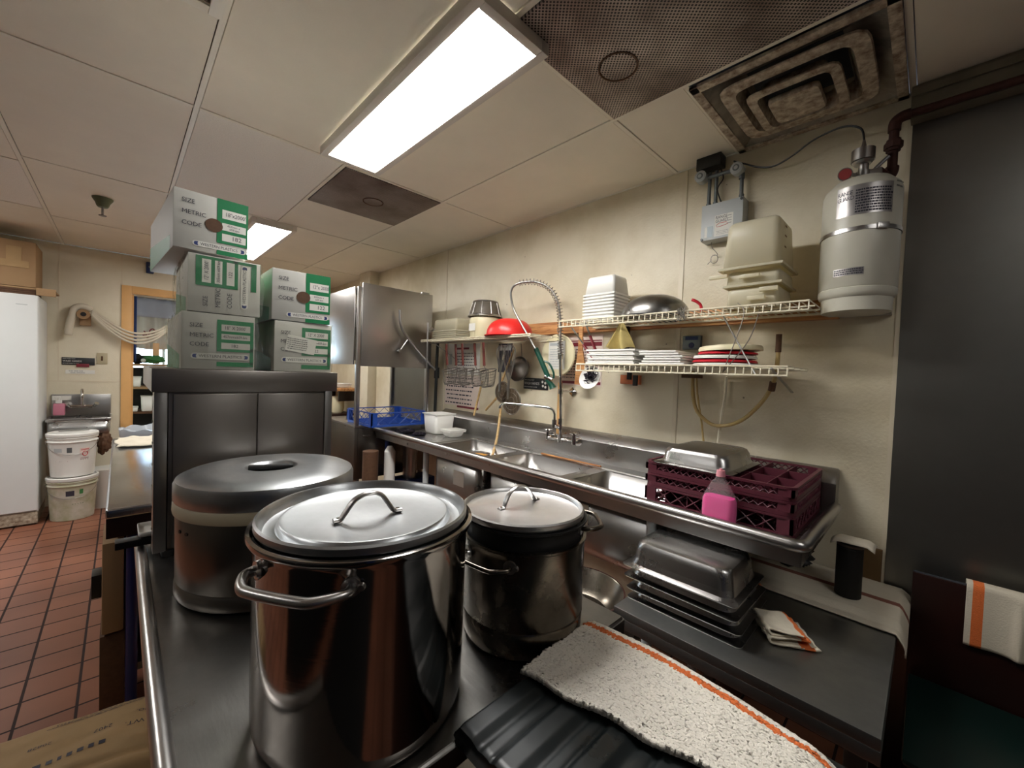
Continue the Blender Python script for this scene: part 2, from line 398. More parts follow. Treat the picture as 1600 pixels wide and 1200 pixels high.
def text_mesh(txt, size, mx, sx=1.0):
    cu_ = bpy.data.curves.new('txt', 'FONT'); cu_.body = txt; cu_.size = size; cu_.align_x = 'LEFT'; cu_.align_y = 'CENTER'; cu_.resolution_u = 2
    to = bpy.data.objects.new('txt', cu_); COL.objects.link(to)
    me = bpy.data.meshes.new_from_object(to.evaluated_get(bpy.context.evaluated_depsgraph_get()))
    b = bmesh.new(); b.from_mesh(me)
    for v in b.verts: v.co.x *= sx
    b.transform(mx)
    bpy.data.objects.remove(to); bpy.data.curves.remove(cu_); bpy.data.meshes.remove(me)
    return b
def face_mx(o, ux, uy):
    """matrix whose local x = ux, y = uy, origin o"""
    ux = Vector(ux).normalized(); uy = Vector(uy).normalized(); n = ux.cross(uy)
    return Matrix(((ux.x, uy.x, n.x, o[0]), (ux.y, uy.y, n.y, o[1]), (ux.z, uy.z, n.z, o[2]), (0, 0, 0, 1)))
def text(txt, size, o, ux, uy, sx=1.0, m=None):
    m = m or M(); m.add(text_mesh(txt, size, face_mx(o, ux, uy), sx)); return m
def scribble(m, o, ux, uy, w_, h, rows, thick=.35, fill=.8):
    """rows of small print: short dashes on a face"""
    mx = face_mx(o, ux, uy)
    for r in range(rows):
        y = h*(1-(r+.5)/rows); x = random.uniform(0, .06)*w_
        while x < w_*fill:
            l = random.uniform(.02, .09)*w_; t = h/rows*thick
            m.poly([mx @ Vector((x, y-t/2, 0)), mx @ Vector((x+l, y-t/2, 0)), mx @ Vector((x+l, y+t/2, 0)), mx @ Vector((x, y+t/2, 0))], [(0, 1, 2, 3)])
            x += l+random.uniform(.012, .03)*w_
    return m
def plate(m, o, ux, uy, w_, h, z=0):
    mx = face_mx(o, ux, uy)
    m.poly([mx @ Vector((a, b, z)) for a, b in ((0, 0), (w_, 0), (w_, h), (0, h))], [(0, 1, 2, 3)]); return m
def open_box(x0, x1, y0, y1, z0, z1, bev=.03, taper=0.0, seg=4, flip=False):
    """box without its top (or bottom when flip), rounded corners; returns bmesh"""
    b = bmesh.new(); bmesh.ops.create_cube(b, size=1)
    for v in b.verts:
        t = v.co.z+.5; sh = taper*((1-t) if not flip else t)
        x = x0+(v.co.x+.5)*(x1-x0); y = y0+(v.co.y+.5)*(y1-y0)
        x += sh if v.co.x < 0 else -sh; y += sh if v.co.y < 0 else -sh
        v.co = Vector((x, y, z0+t*(z1-z0)))
    zt = (z0 if flip else z1)
    top = [f for f in b.faces if all(abs(v.co.z-zt) < 1e-6 for v in f.verts)]
    bmesh.ops.delete(b, geom=top, context='FACES_ONLY')
    ed = [e for e in b.edges if not all(abs(v.co.z-zt) < 1e-6 for v in e.verts)]
    bmesh.ops.bevel(b, geom=ed, offset=bev, segments=seg, affect='EDGES', profile=.5)
    return b
def solid(o, t=.002, off=-1):
    md = o.modifiers.new('solid', 'SOLIDIFY'); md.thickness = t; md.offset = off; return o
def wiref(o, t=.0016):
    md = o.modifiers.new('wire', 'WIREFRAME'); md.thickness = t; md.use_replace = True; return o
# ================================================================== THE ROOM
XW, YB, ZC = 2.025, 5.65, 2.44
struct(M().box(-2.6, 2.2, -2.0, 9.0, -.05, 0).build('floor', 'floor'))
m = M()
DX0, DX1, DZ = .075, .96, 2.05
m.box(-2.6, DX0, YB, YB+.12, 0, 2.44); m.box(DX1, 2.2, YB, YB+.12, 0, 2.44); m.box(DX0, DX1, YB, YB+.12, DZ, 2.44)
struct(m.build('wall_back', 'wallb'))
struct(M().box(XW, XW+.12, -2.0, YB, 0, 2.44).build('wall_right', 'wall'))
struct(M().box(-2.6, -2.5, -2.0, YB, 0, 2.44).build('wall_left', 'walldark'))
struct(M().box(-2.6, 2.2, -2.1, -2.0, 0, 2.44).build('wall_near', 'walldark'))
struct(M().box(1.925, XW, 4.24, 4.50, 0, 2.44, .004).build('wall_corner', 'wallb'))
# steel cladding on the right part of the wall, with the beam above it
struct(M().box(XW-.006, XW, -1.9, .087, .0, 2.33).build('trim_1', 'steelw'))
m = M(); m.box(1.965, XW, -1.9, .092, 2.33, 2.44, .003); m.box(1.955, 1.97, -1.9, .092, 2.40, 2.425)
struct(m.build('trim_2', 'dgrid'))
m = M()
for y in (.897, 2.95): m.box(XW-.004, XW, y-.012, y+.012, .9, 2.44, .001)
m.box(XW-.004, XW, .087, .10, .0, 2.44)
struct(m.build('trim_3', 'strip'))
# seams of the back wall panels
m = M(); m.box(-2.5, .0, YB-.004, YB, 1.16, 1.175); m.box(.0, .01, YB-.004, YB, 2.14, 2.44); m.box(-.42, -.41, YB-.003, YB, 1.17, 2.44)
struct(m.build('trim_4', 'strip'))
# suspended ceiling
cols = {(-2.5, -1.61): [-2, -.28, .94, 2.15, 3.37, 4.6, YB], (-1.61, -1.0): [-2, -.28, .94, 2.15, 3.37, 4.6, YB],
        (-1.0, -.39): [-2, -.89, .33, 1.55, 2.15, 3.46, 4.44, YB], (-.39, .218): [-2, -.28, .94, 1.545, 2.145, 3.37, 4.6, YB],
        (.218, .826): [-2, -.28, .94, 2.145, 3.37, 4.6, YB], (.826, 1.435): [-2, -.28, .945, 2.157, 2.775, 3.385, 4.6, YB],
        (1.435, XW): [-2, -1.1, .09, .655, .945, 2.157, 3.385, 4.6, YB]}
mt_ = M(); mw = M(); mb = M()
for (a, b), ys in cols.items():
    for y0, y1 in zip(ys[:-1], ys[1:]):
        if (a, y0) in ((.826, -.28), (.826, 2.157), (1.435, .09), (-.39, .94)): continue
        t = mw if (a, y0) in ((.218, 2.145), (-1.0, 3.46)) else mt_
        t.box(a+.011, b-.011, y0+.011, y1-.011, 2.441, 2.452, .0015, 1)
    for y in ys[1:-1]: mb.box(a+.01, b-.01, y-.0085, y+.0085, 2.4385, 2.446)
    mb.box(b-.0085, b+.0085, -2, YB, 2.438, 2.446)
struct(mt_.build('ceiling', 'tile')); struct(mw.build('ceiling', 'tilew')); struct(mb.build('trim_5', 'tbar'))
struct(M().box(-2.6, 2.2, -2.1, 9.1, 2.53, 2.6).build('ceiling', 'gap'))
# door opening with its orange trim, and the room behind
d1 = thing('door_1', None, None, (.5, YB, 0)); struct(d1)
m = M(); m.box(.004, .078, YB-.02, YB, 0, 2.133, .004); m.box(.957, 1.03, YB-.02, YB, 0, 2.133, .004); m.box(.078, .957, YB-.02, YB, 2.055, 2.133, .004)
m.box(.075, .095, YB, YB+.12, 0, 2.05); m.box(.94, .96, YB, YB+.12, 0, 2.05)
m.build('door_frame', 'frame', d1)
struct(M().box(-.9, -.8, YB+.12, 8.6, 0, 2.5).build('wall_annex_left', 'wallb'))
struct(M().box(2.1, 2.2, YB+.12, 8.6, 0, 2.5).build('wall_annex_right', 'wallb'))
m = M(); m.box(-.9, 2.2, 8.6, 8.7, 0, 1.0); m.box(-.9, -.2, 8.6, 8.7, 1.0, 2.3); m.box(1.9, 2.2, 8.6, 8.7, 1.0, 2.3); m.box(-.9, 2.2, 8.6, 8.7, 2.3, 2.5)
struct(m.build('wall_annex_back', 'wallb'))
w1 = thing('window_1', None, None, (.85, 8.6, 1.0)); struct(w1)
M().box(-.2, 1.9, 8.66, 8.67, 1.0, 2.3).build('pane', 'window', w1)
m = M()
for x in (-.2, .48, 1.17, 1.86): m.box(x, x+.04, 8.6, 8.66, 1.0, 2.3)
m.box(-.2, 1.9, 8.6, 8.66, 1.0, 1.04); m.box(-.2, 1.9, 8.6, 8.66, 2.26, 2.3)
m.build('window_frame', 'whitep', w1)

# ------------------------------------------------------------------ ceiling fittings
def panel_light(x0, x1, y0, y1, label, lm):
    t = thing('ceiling_light', label, 'ceiling light', ((x0+x1)/2, (y0+y1)/2, 2.398), group='white ceiling light panels')
    m = M(); f = .03
    m.box(x0-f, x0, y0-f, y1+f, 2.398, 2.437, .003); m.box(x1, x1+f, y0-f, y1+f, 2.398, 2.437, .003)
    m.box(x0, x1, y0-f, y0, 2.398, 2.437, .003); m.box(x0, x1, y1, y1+f, 2.398, 2.437, .003)
    m.build('frame', 'lampframe', t)
    M().box(x0, x1, y0, y1, 2.402, 2.41).build('diffuser', lm, t)
panel_light(.703, .934, .913, 2.03, 'large lit ceiling panel right above the stacked film boxes and pots', 'lamp')
panel_light(-1.42, -1.19, .913, 2.03, 'added fill light panel over the aisle at left, outside the picture', 'lampfill')  # unseen panel added as fill for the aisle and foreground
panel_light(-1.42, -1.19, 3.40, 4.62, 'added fill light panel over the far aisle at left, outside the picture', 'lamp2')  # unseen panel, added to brighten the back wall and left corner
panel_light(.703, .934, -1.60, -.50, 'added fill light panel behind the photographer', 'lampfill')  # added behind the camera as weak fill for the towels and right side
panel_light(.69, .92, 3.40, 4.62, 'smaller looking lit ceiling panel far back beside the topmost green and white box', 'lamp2')
def perf(x0, x1, y0, y1, cx, cy, r, mm, name, label, cat):
    t = thing(name, label, cat, ((x0+x1)/2, (y0+y1)/2, 2.434))
    M().box(x0, x1, y0, y1, 2.434, 2.442, .001).build('perforated_sheet', mm, t)
    m = M(); m.lathe([(r-.003, 0), (r-.003, .0), (r, -.003), (r+.004, -.003), (r+.004, .0)], (cx, cy, 2.434), 40)
    m.build('round_rim', 'cardd', t)
    m = M(); m.lathe([(0, -.002), (r-.004, -.002), (r-.003, 0)], (cx, cy, 2.434), 40); m.build('round_cover', mm, t)
perf(.838, 1.424, -.27, .936, 1.19, .775, .062, 'perf', 'ceiling_vent', 'greasy brown perforated ceiling vent panel with a round centre, above the sink', 'ceiling vent')
perf(.838, 1.424, 2.168, 2.765, 1.129, 2.473, .058, 'perf2', 'ceiling_vent', 'small grey perforated ceiling vent with a round centre, beyond the large lit panel', 'ceiling vent')
# stepped air diffuser
t = thing('air_diffuser', 'greasy rust-stained square air diffuser with nested vanes above the white cylinder', 'air diffuser', (1.73, .375, 2.385))
m = M(); X0, X1, Y0, Y1 = 1.455, 2.015, .10, .65
for a, b, c, d in ((X0, X0+.035, Y0, Y1), (X1-.03, X1, Y0, Y1), (X0, X1, Y0, Y0+.03), (X0, X1, Y1-.03, Y1)): m.box(a, b, c, d, 2.428, 2.44, .002)
m.build('frame', 'greasy', t)
m = M(); m.box(X0+.02, X1-.02, Y0+.02, Y1-.02, 2.50, 2.505)
m.build('duct_box', 'greasyd', t)
m = M()
q0 = [(X0+.03, Y0+.025, 2.431), (X1-.025, Y0+.025, 2.431), (X1-.025, Y1-.025, 2.431), (X0+.03, Y1-.025, 2.431)]; q1 = [(X0+.15, Y0+.14, 2.50), (X1-.14, Y0+.14, 2.50), (X1-.14, Y1-.14, 2.50), (X0+.15, Y1-.14, 2.50)]
m.poly(q0+q1, [(i, (i+1) % 4, 4+(i+1) % 4, 4+i) for i in range(4)]); m.build('sloped_pan', mat('sooty_white_metal', (176, 166, 148), .6, var=.7, vs=5, dark=(38, 38, 42)), t, smooth=False)
for k, (a, b, c, d, z) in enumerate(((1.50, 1.905, .165, .575, 2.415), (1.575, 1.86, .24, .505, 2.40), (1.64, 1.80, .30, .45, 2.387))):
    b_ = bmesh.new(); cx, cy = (a+b)/2, (c+d)/2; wx, wy = (b-a)/2, (d-c)/2
    rings = []
    for s_, z_ in ((1.0, z), (.985, z-.004), (.80, z-.006), (.76, z+.02), (.70, z+.045)) if k < 2 else ((1.0, z+.012), (1.0, z), (.96, z-.005), (.5, z-.006)):
        ring = []
        for q in range(64):
            an = 2*PI*(q+.5)/64; ca, sa = math.cos(an), math.sin(an); e = (abs(ca)**9+abs(sa)**9)**(-1/9)
            ring.append(b_.verts.new((cx+ca*e*wx*s_, cy+sa*e*wy*s_, z_)))
        rings.append(ring)
    for r0, r1 in zip(rings[:-1], rings[1:]):
        for q in range(64): b_.faces.new([r0[q], r0[(q+1) % 64], r1[(q+1) % 64], r1[q]])
    if k == 2: b_.faces.new(rings[-1])
    m = M(); m.add(b_); solid(m.build('vane', 'greasy', t), .002)
# air grille top left
t = thing('air_grille', 'small white louvred air grille in the ceiling at the upper left', 'air grille', (0, 1.24, 2.43))
m = M()
for a, b, c, d in ((-.385, -.35, .95, 1.54), (.18, .214, .95, 1.54), (-.35, .18, .95, .985), (-.35, .18, 1.505, 1.54)): m.box(a, b, c, d, 2.43, 2.444, .002)
m.build('frame', 'tbar', t)
m = M()
for i in range(26): m.box(-.35, .18, .99+i*.0203, .994+i*.0203, 2.434, 2.448)
for i in range(14): m.box(-.35+i*.04, -.347+i*.04, .985, 1.505, 2.436, 2.446)
m.build('louvres', 'greasy', t)
m = M(); m.box(-.35, .18, .985, 1.505, 2.452, 2.456); m.build('backing', 'gap', t)
# sprinkler
t = thing('sprinkler_head', 'small greenish fire sprinkler head hanging from the ceiling at left', 'sprinkler', (-.09, 3.815, 2.36))
m = M(); m.lathe([(.052, .08), (.05, .072), (.036, .05), (.03, .03), (.024, .022), (0, .022)], (-.09, 3.815, 2.36), 28); m.build('cup', mat('green_bronze', (104, 110, 84), .5, metal=.5), t)
m = M(); m.cyl((-.09, 3.815, 2.33), (-.09, 3.815, 2.385), .006, n=10); m.lathe([(0, -.034), (.018, -.034), (.02, -.03), (0, -.029)], (-.09, 3.815, 2.36), 16)
for s_ in (-1, 1): m.tube(sm([(-.09, 3.815+s_*.014, 2.38), (-.09, 3.815+s_*.018, 2.36), (-.09, 3.815+s_*.006, 2.34)], 4), .003, 6)
m.build('deflector', 'steelc', t)

# ================================================================== FOREGROUND TABLE
t = thing('prep_table', 'stainless steel prep table holding the two stockpots, with a rolled edge', 'table', (.44, 1.2, 0))
m = M()
x0, x1, y0, y1 = .04, .838, .463, 1.63
prof = [(x0+.035, y0), (x1-.004, y0), (x1, y0+.004), (x1, y1-.02), (x1-.02, y1), (x0+.035, y1), (x0+.010, y1-.01), (x0, y1-.035), (x0, y0+.035), (x0+.01, y0+.01)]
m.prism(prof, 'z', .812, .85)
bm_ = m.bm; bmesh.ops.bevel(bm_, geom=[e for e in bm_.edges if all(v.co.z > .84 for v in e.verts)], offset=.006, segments=3, affect='EDGES')
m.build('tabletop', 'steelt', t)
m = M(); m.tube(sm([(x0+.008, y0+.01, .846), (x0+.006, .9, .847), (x0+.006, 1.6, .847), (x0+.008, y1-.02, .847)], 6), .0135, 12); m.build('rolled_edge', 'steel', t)
for (a, b) in ((.12, .55), (.79, .55), (.14, 1.40), (.79, 1.56)):
    m = M(); m.cyl((a, b, .0), (a, b, .81), .02, n=16); m.lathe([(0, 0), (.022, 0), (.026, .02), (.02, .03)], (a, b, 0), 16); m.build('leg', 'steelk', t)
m = M(); m.box(.08, .80, .52, 1.58, .30, .33, .004); m.build('undershelf', 'steelk', t)

# ---- large stockpot
def pot_lid(t, c, r, z, style):
    m = M()
    if style == 0:
        pr_ = [(r-.009, z-.016), (r-.009, z-.003), (r-.003, z-.002), (r, z+.001), (r, z+.010), (r-.0035, z+.0125), (r-.006, z+.010), (r-.008, z+.001),
               (r-.012, z-.006), (r-.022, z-.008), (r-.028, z-.006), (r-.031, z+.002), (r-.034, z+.005), (r-.038, z+.0052), (r-.042, z+.004), (.04, z+.0055), (0, z+.0055)]
    else:
        pr_ = [(r-.012, z-.016), (r-.012, z-.003), (r-.002, z-.003), (r, z), (r, z+.009), (r-.003, z+.0115), (r-.006, z+.009), (r-.008, z+.0015), (r-.012, z-.001), (.04, z+.001), (0, z+.001)]
    m.lathe([(a, b-z) for a, b in pr_], (c[0], c[1], z), 96)
    return m.build('lid', 'steell' if style == 0 else 'steell2', t)
c1 = (.300, .645); R1 = .1695
t = thing('stockpot', 'large shiny stainless stockpot in front, with a lid and side loop handles', 'stockpot', (c1[0], c1[1], .85))
m = M()
m.lathe([(0, 0), (R1-.025, 0), (R1-.012, .004), (R1-.007, .016), (R1-.006, .03), (R1-.005, .285), (R1-.003, .292), (R1+.002, .2935), (R1+.004, .298), (R1+.003, .303), (R1-.002, .3045), (R1-.007, .301), (R1-.008, .28), (R1-.008, .02), (0, .006)], (c1[0], c1[1], .8502), 128)
m.build('pot_body', 'steelp', t)
lc = (.286, .640)
ld = pot_lid(t, c1, .1635, 1.1562, 0)
m = M(); zz = 1.1635
hp = sm([(.221, .606, zz+.002), (.231, .605, zz+.003), (.238, .604, zz+.012), (.252, .602, zz+.030), (.272, .599, zz+.037), (.292, .597, zz+.032), (.307, .595, zz+.012), (.314, .594, zz+.003), (.326, .592, zz+.002)], 5)
m.tube([p+Vector((.012, .012, 0)) for p in hp], .0068, 12, flat=.55)
m.build('lid_handle', 'steel', ld)
m = M()
for p in ((.228, .6055), (.320, .593)): m.lathe([(0, .0045), (.0035, .004), (.005, .001)], (p[0]+.012, p[1]+.012, zz+.002), 12)
m.build('rivets', 'chrome', ld)
def loop_handle(t, c, R, z, ang, half, out, drop=0.0, r=.0068, mt='steel', tilt=0):
    """U-shaped bar handle standing off a round pot wall, centred on direction ang"""
    a0, a1 = ang-half, ang+half
    P = lambda a, rr, dz=0: (c[0]+rr*math.cos(a), c[1]+rr*math.sin(a), z+dz)
    k = half*.62
    pts = [P(a0, R+.001), P(a0, R+.010), P(ang-half*.92, R+out*.55, drop*.5), P(ang-k, R+out*.93, drop), P(ang-k*.6, R+out, drop), P(ang+k*.6, R+out, drop), P(ang+k, R+out*.93, drop), P(ang+half*.92, R+out*.55, drop*.5), P(a1, R+.010), P(a1, R+.001)]
    h = M().tube(sm(pts, 5), r, 14).build('side_handle', mt, t)
    m = M()
    for a in (a0, a1):
        o = Vector(P(a, R)); d = Vector((math.cos(a), math.sin(a), 0)); s_ = Vector((-math.sin(a), math.cos(a), 0))
        m.cyl(o-d*.004, o+d*.0035, .0135, .0125, 20); m.cyl(o+s_*.012+d*.002, o+s_*.012+d*.007, .006, .004, 14)
    m.build('mounting_plates', 'steel', h)
    return h
loop_handle(t, c1, R1-.006, 1.118, R_(-147.5), .46, .036)
loop_handle(t, c1, R1-.006, 1.118, R_(32.5), .46, .036)

# ---- smaller stockpot, burnt, with an inset pot under its lid
c2 = (.637, .603); R2 = .1335
t = thing('stockpot', 'smaller scorched dark stockpot behind, lid ajar on a black inner pot', 'stockpot', (c2[0], c2[1], .85))
m = M(); m.lathe([(0, 0), (R2-.02, 0), (R2-.010, .004), (R2-.006, .014), (R2-.004, .03), (R2-.003, .055), (R2-.0045, .058), (R2-.003, .061), (R2-.003, .205), (R2, .208), (R2, .212), (R2-.006, .213), (R2-.007, .2), (0, .19)], (c2[0], c2[1], .8502), 96)
m.build('pot_body', 'steelb', t)
loop_handle(t, c2, R2-.003, 1.035, math.atan2(-.02, -.13), .42, .030, r=.0045, mt='steelb')
m = M(); m.lathe([(R2-.010, -.04), (R2-.010, .028), (R2-.004, .031), (R2+.001, .034), (R2+.001, .038), (R2-.006, .038), (R2-.014, .02), (R2-.014, -.03), (0, -.035)], (c2[0], c2[1], 1.062), 96)
ip = m.build('inner_pot', 'rubber', t)
loop_handle(t, c2, R2-.010, 1.085, math.atan2(-.092, .095), .42, .040, r=.005, mt='steelb')
ld = pot_lid(t, (c2[0]-.003, c2[1]+.003), .131, 1.1045, 1)
m = M(); zz = 1.1065
m.tube(sm([(.585, .630, zz), (.598, .630, zz+.001), (.603, .630, zz+.012), (.617, .630, zz+.032), (.642, .630, zz+.041), (.667, .630, zz+.034), (.688, .630, zz+.012), (.694, .630, zz+.001), (.708, .630, zz)], 5), .0062, 10, flat=.4)
m.build('lid_handle', 'steel', ld)
m = M()
for x in (.591, .701): m.lathe([(0, .004), (.003, .0035), (.0045, .001)], (x, .630, zz+.001), 12)
m.build('rivets', 'chrome', ld)

# ---- round rice warmer
c3 = (.287, 1.192); R3 = .196
t = thing('rice_warmer', 'big round brown-steel rice warmer with a domed lid and beige band', 'rice warmer', (c3[0], c3[1], .85))
m = M(); m.lathe([(0, .003), (R3-.012, .003), (R3-.004, .004), (R3, .012), (R3, .033), (R3-.003, .037), (R3-.004, .04), (R3-.002, .045), (R3-.001, .19), (R3-.004, .20), (0, .20)], (c3[0], c3[1], .85), 96); m.build('body', 'steelc', t)
m = M(); m.lathe([(R3-.004, .195), (R3+.003, .198), (R3+.005, .205), (R3+.004, .222), (R3, .227), (R3-.01, .228)], (c3[0], c3[1], .85), 96); m.build('band', 'beige', t)
m = M(); m.lathe([(R3-.008, .224), (R3+.002, .226), (R3+.004, .230), (R3+.004, .262), (R3, .272), (R3-.012, .278), (R3-.06, .281), (R3-.1, .283), (.062, .284), (.058, .282), (.05, .270), (0, .270)], (c3[0], c3[1], .85), 96)
ld = m.build('lid', 'steell', t)
m = M(); m.tube([(c3[0]+.0-.047, c3[1]+.02, 1.128), (c3[0]+.047, c3[1]-.02, 1.128)], .009, 12); m.lathe([(0, .2715), (.05, .2715), (.052, .275)], (c3[0], c3[1], .85), 32); m.build('recessed_grip', 'black', ld)
m = M()
for a in (-2.9, -2.75): m.cyl((c3[0]+(R3-.003)*math.cos(a), c3[1]+(R3-.003)*math.sin(a), 1.02), (c3[0]+(R3+.001)*math.cos(a), c3[1]+(R3+.001)*math.sin(a), 1.02), .004, n=10)
m.box(c3[0]-.02, c3[0]+.02, c3[1]-R3-.004, c3[1]-R3+.01, .90, .93, .002)
m.build('screws', 'black', t)

# ---- steel cabinet with the film boxes on top
t = thing('steel_cabinet', 'stainless steel cabinet with two flat panels, carrying the stacked film boxes', 'cabinet', (.31, 1.7, .85))
M().box(.096, .530, 1.462, 1.98, .868, 1.312, .003).build('body', 'steelcab', t)
for a, b in ((.106, .306), (.309, .506)): M().box(a, b, 1.452, 1.464, .875, 1.306, .002).build('front_panel', 'steelcab', t)
m = M(); m.box(.060, .548, 1.446, 1.99, 1.312, 1.377, .003); m.build('top_cap', 'steelcab', t)
m = M(); m.box(.508, .532, 1.448, 1.462, .868, 1.312, .002); m.box(.066, .094, 1.455, 1.52, .868, 1.312, .002)
for i in range(6): m.cyl((.064, 1.49, .93+i*.06), (.068, 1.49, .93+i*.06), .004, n=8)
m.build('side_rails', 'steel', t)
for a in (.10, .5):
    M().cyl((a, 1.47, .85), (a, 1.47, .87), .014, .018, 14).build('foot', 'rubber', t)
    M().cyl((a+.03, 1.93, .0), (a+.03, 1.93, .87), .016, n=16).build('rear_leg', 'steelk', t)
t = thing('tray_bracket', 'black bracket with a white tray sticking out left of the steel cabinet', 'bracket', (.03, 1.6, .85))
m = M(); m.box(-.008, .094, 1.56, 1.60, .862, .882, .002); m.build('arm', 'black', t)
m = M(); m.add(open_box(.040, .094, 1.56, 1.66, .884, .900, .008)); solid(m.build('tray', 'white', t), .002)
m = M(); m.tube(sm([(.075, 1.5, .945), (.080, 1.5, .92), (.088, 1.5, .876)], 4), .0035, 8); m.tube(sm([(.078, 1.49, .93), (.086, 1.49, .89), (.092, 1.5, .866)], 4), .003, 8); m.build('latch', 'steel', t)

# ================================================================== black ribbed bin lid with the towel
t = thing('ribbed_bin', 'black ribbed plastic bin cover at the bottom edge, under the striped terry towel', 'bin', (.57, .07, 0))
m = M(); m.box(.385, .715, -.34, .45, .0, .846, .02, 3); m.build('bin_body', 'black', t)
m = M()
X0, X1, Y0, Y1, Z0 = .362, .738, -.36, .478, .853
def ribz(y):
    s_ = Y1-y
    e = min(1, s_/.010)
    q = (s_-.006) % .076
    f = lambda a, b: max(0, min(1, (q-a)/(b-a)))
    h = .0055*f(.0, .008)*(1-f(.034, .048)) + .0018*f(.052, .058)*(1-f(.070, .076))
    return Z0+e*(.012+h)
ys = [Y1-.0028*i for i in range(int((Y1-Y0)/.0028)+1)]
def fn(u, v):
    x = X0+(X1-X0)*u; y = ys[int(round(v*(len(ys)-1)))]
    ed = min(u, 1-u)*(X1-X0); k = min(1, ed/.008)
    sag = .004*math.sin(x*14+y*3)
    return Vector((x, y, Z0-.008+(ribz(y)-Z0+.008)*math.sqrt(k)+sag*k*.4))
m.grid(fn, 60, len(ys)-1)
solid(m.build('ribbed_lid', 'blackr', t), .003)
# terry towel lying over it
def terry(name, label, fn, nu, nv, stripe, parent=None, th=.010, group='white towels with an orange stripe'):
    m = M(); V = [[m.bm.verts.new(fn(i/nu, j/nv)) for j in range(nv+1)] for i in range(nu+1)]
    for i in range(nu):
        for j in range(nv):
            q = m.bm.faces.new([V[i][j], V[i+1][j], V[i+1][j+1], V[i][j+1]])
            q.material_index = 1 if stripe[0] <= (i+.5)/nu+.004*math.sin(j*1.3) <= stripe[1] else 0
    o = m.build(name, ['terry', 'terryo'], ang=180)
    solid(o, th, 1)
    if label: tag(o, label, 'towel', group)
    return o
def towel_fn(u, v):
    # u across (left->right), v along (far->near)
    y = .474-.46*v; wl = .503+.075*min(1, v*1.25)+.03*max(0, v-.75); wr = .724+.012*math.sin(v*5)
    if v > .0: wl += .004*math.sin(v*23)
    x = wl+(wr-wl)*u
    z = Z0+.026+.0015*math.sin(x*60+y*11)+.002*noise.noise(Vector((x*14, y*14, 3)))
    if u > .93: z -= (u-.93)/.07*.006
    if v > .80: z -= (v-.80)**2*1.3*(.3+u)
    z += .0012*noise.noise(Vector((x*330, y*330, 1)))+.0009*noise.noise(Vector((x*600, y*600, 5)))
    x += .0016*noise.noise(Vector((x*300, y*300, 9)))
    return Vector((x, y, z))
terry('bar_towel', 'large fluffy white terry towel with one orange stripe, lying on the black ribbed cover', towel_fn, 130, 260, (.84, .91), th=.009)
d2 = thing('added_blue_door', None, None, (-1.0, -2.0, 0)); struct(d2)  # unseen blue door, added for a blue reflection in the large pot
m = M(); m.box(-1.45, -.55, -2.0, -1.96, .0, 2.05, .003); m.build('door_leaf', 'bluec', d2)
m = M(); m.cyl((-.62, -1.96, 1.0), (-.62, -1.90, 1.0), .02, n=14); m.build('door_handle', 'steel', d2)
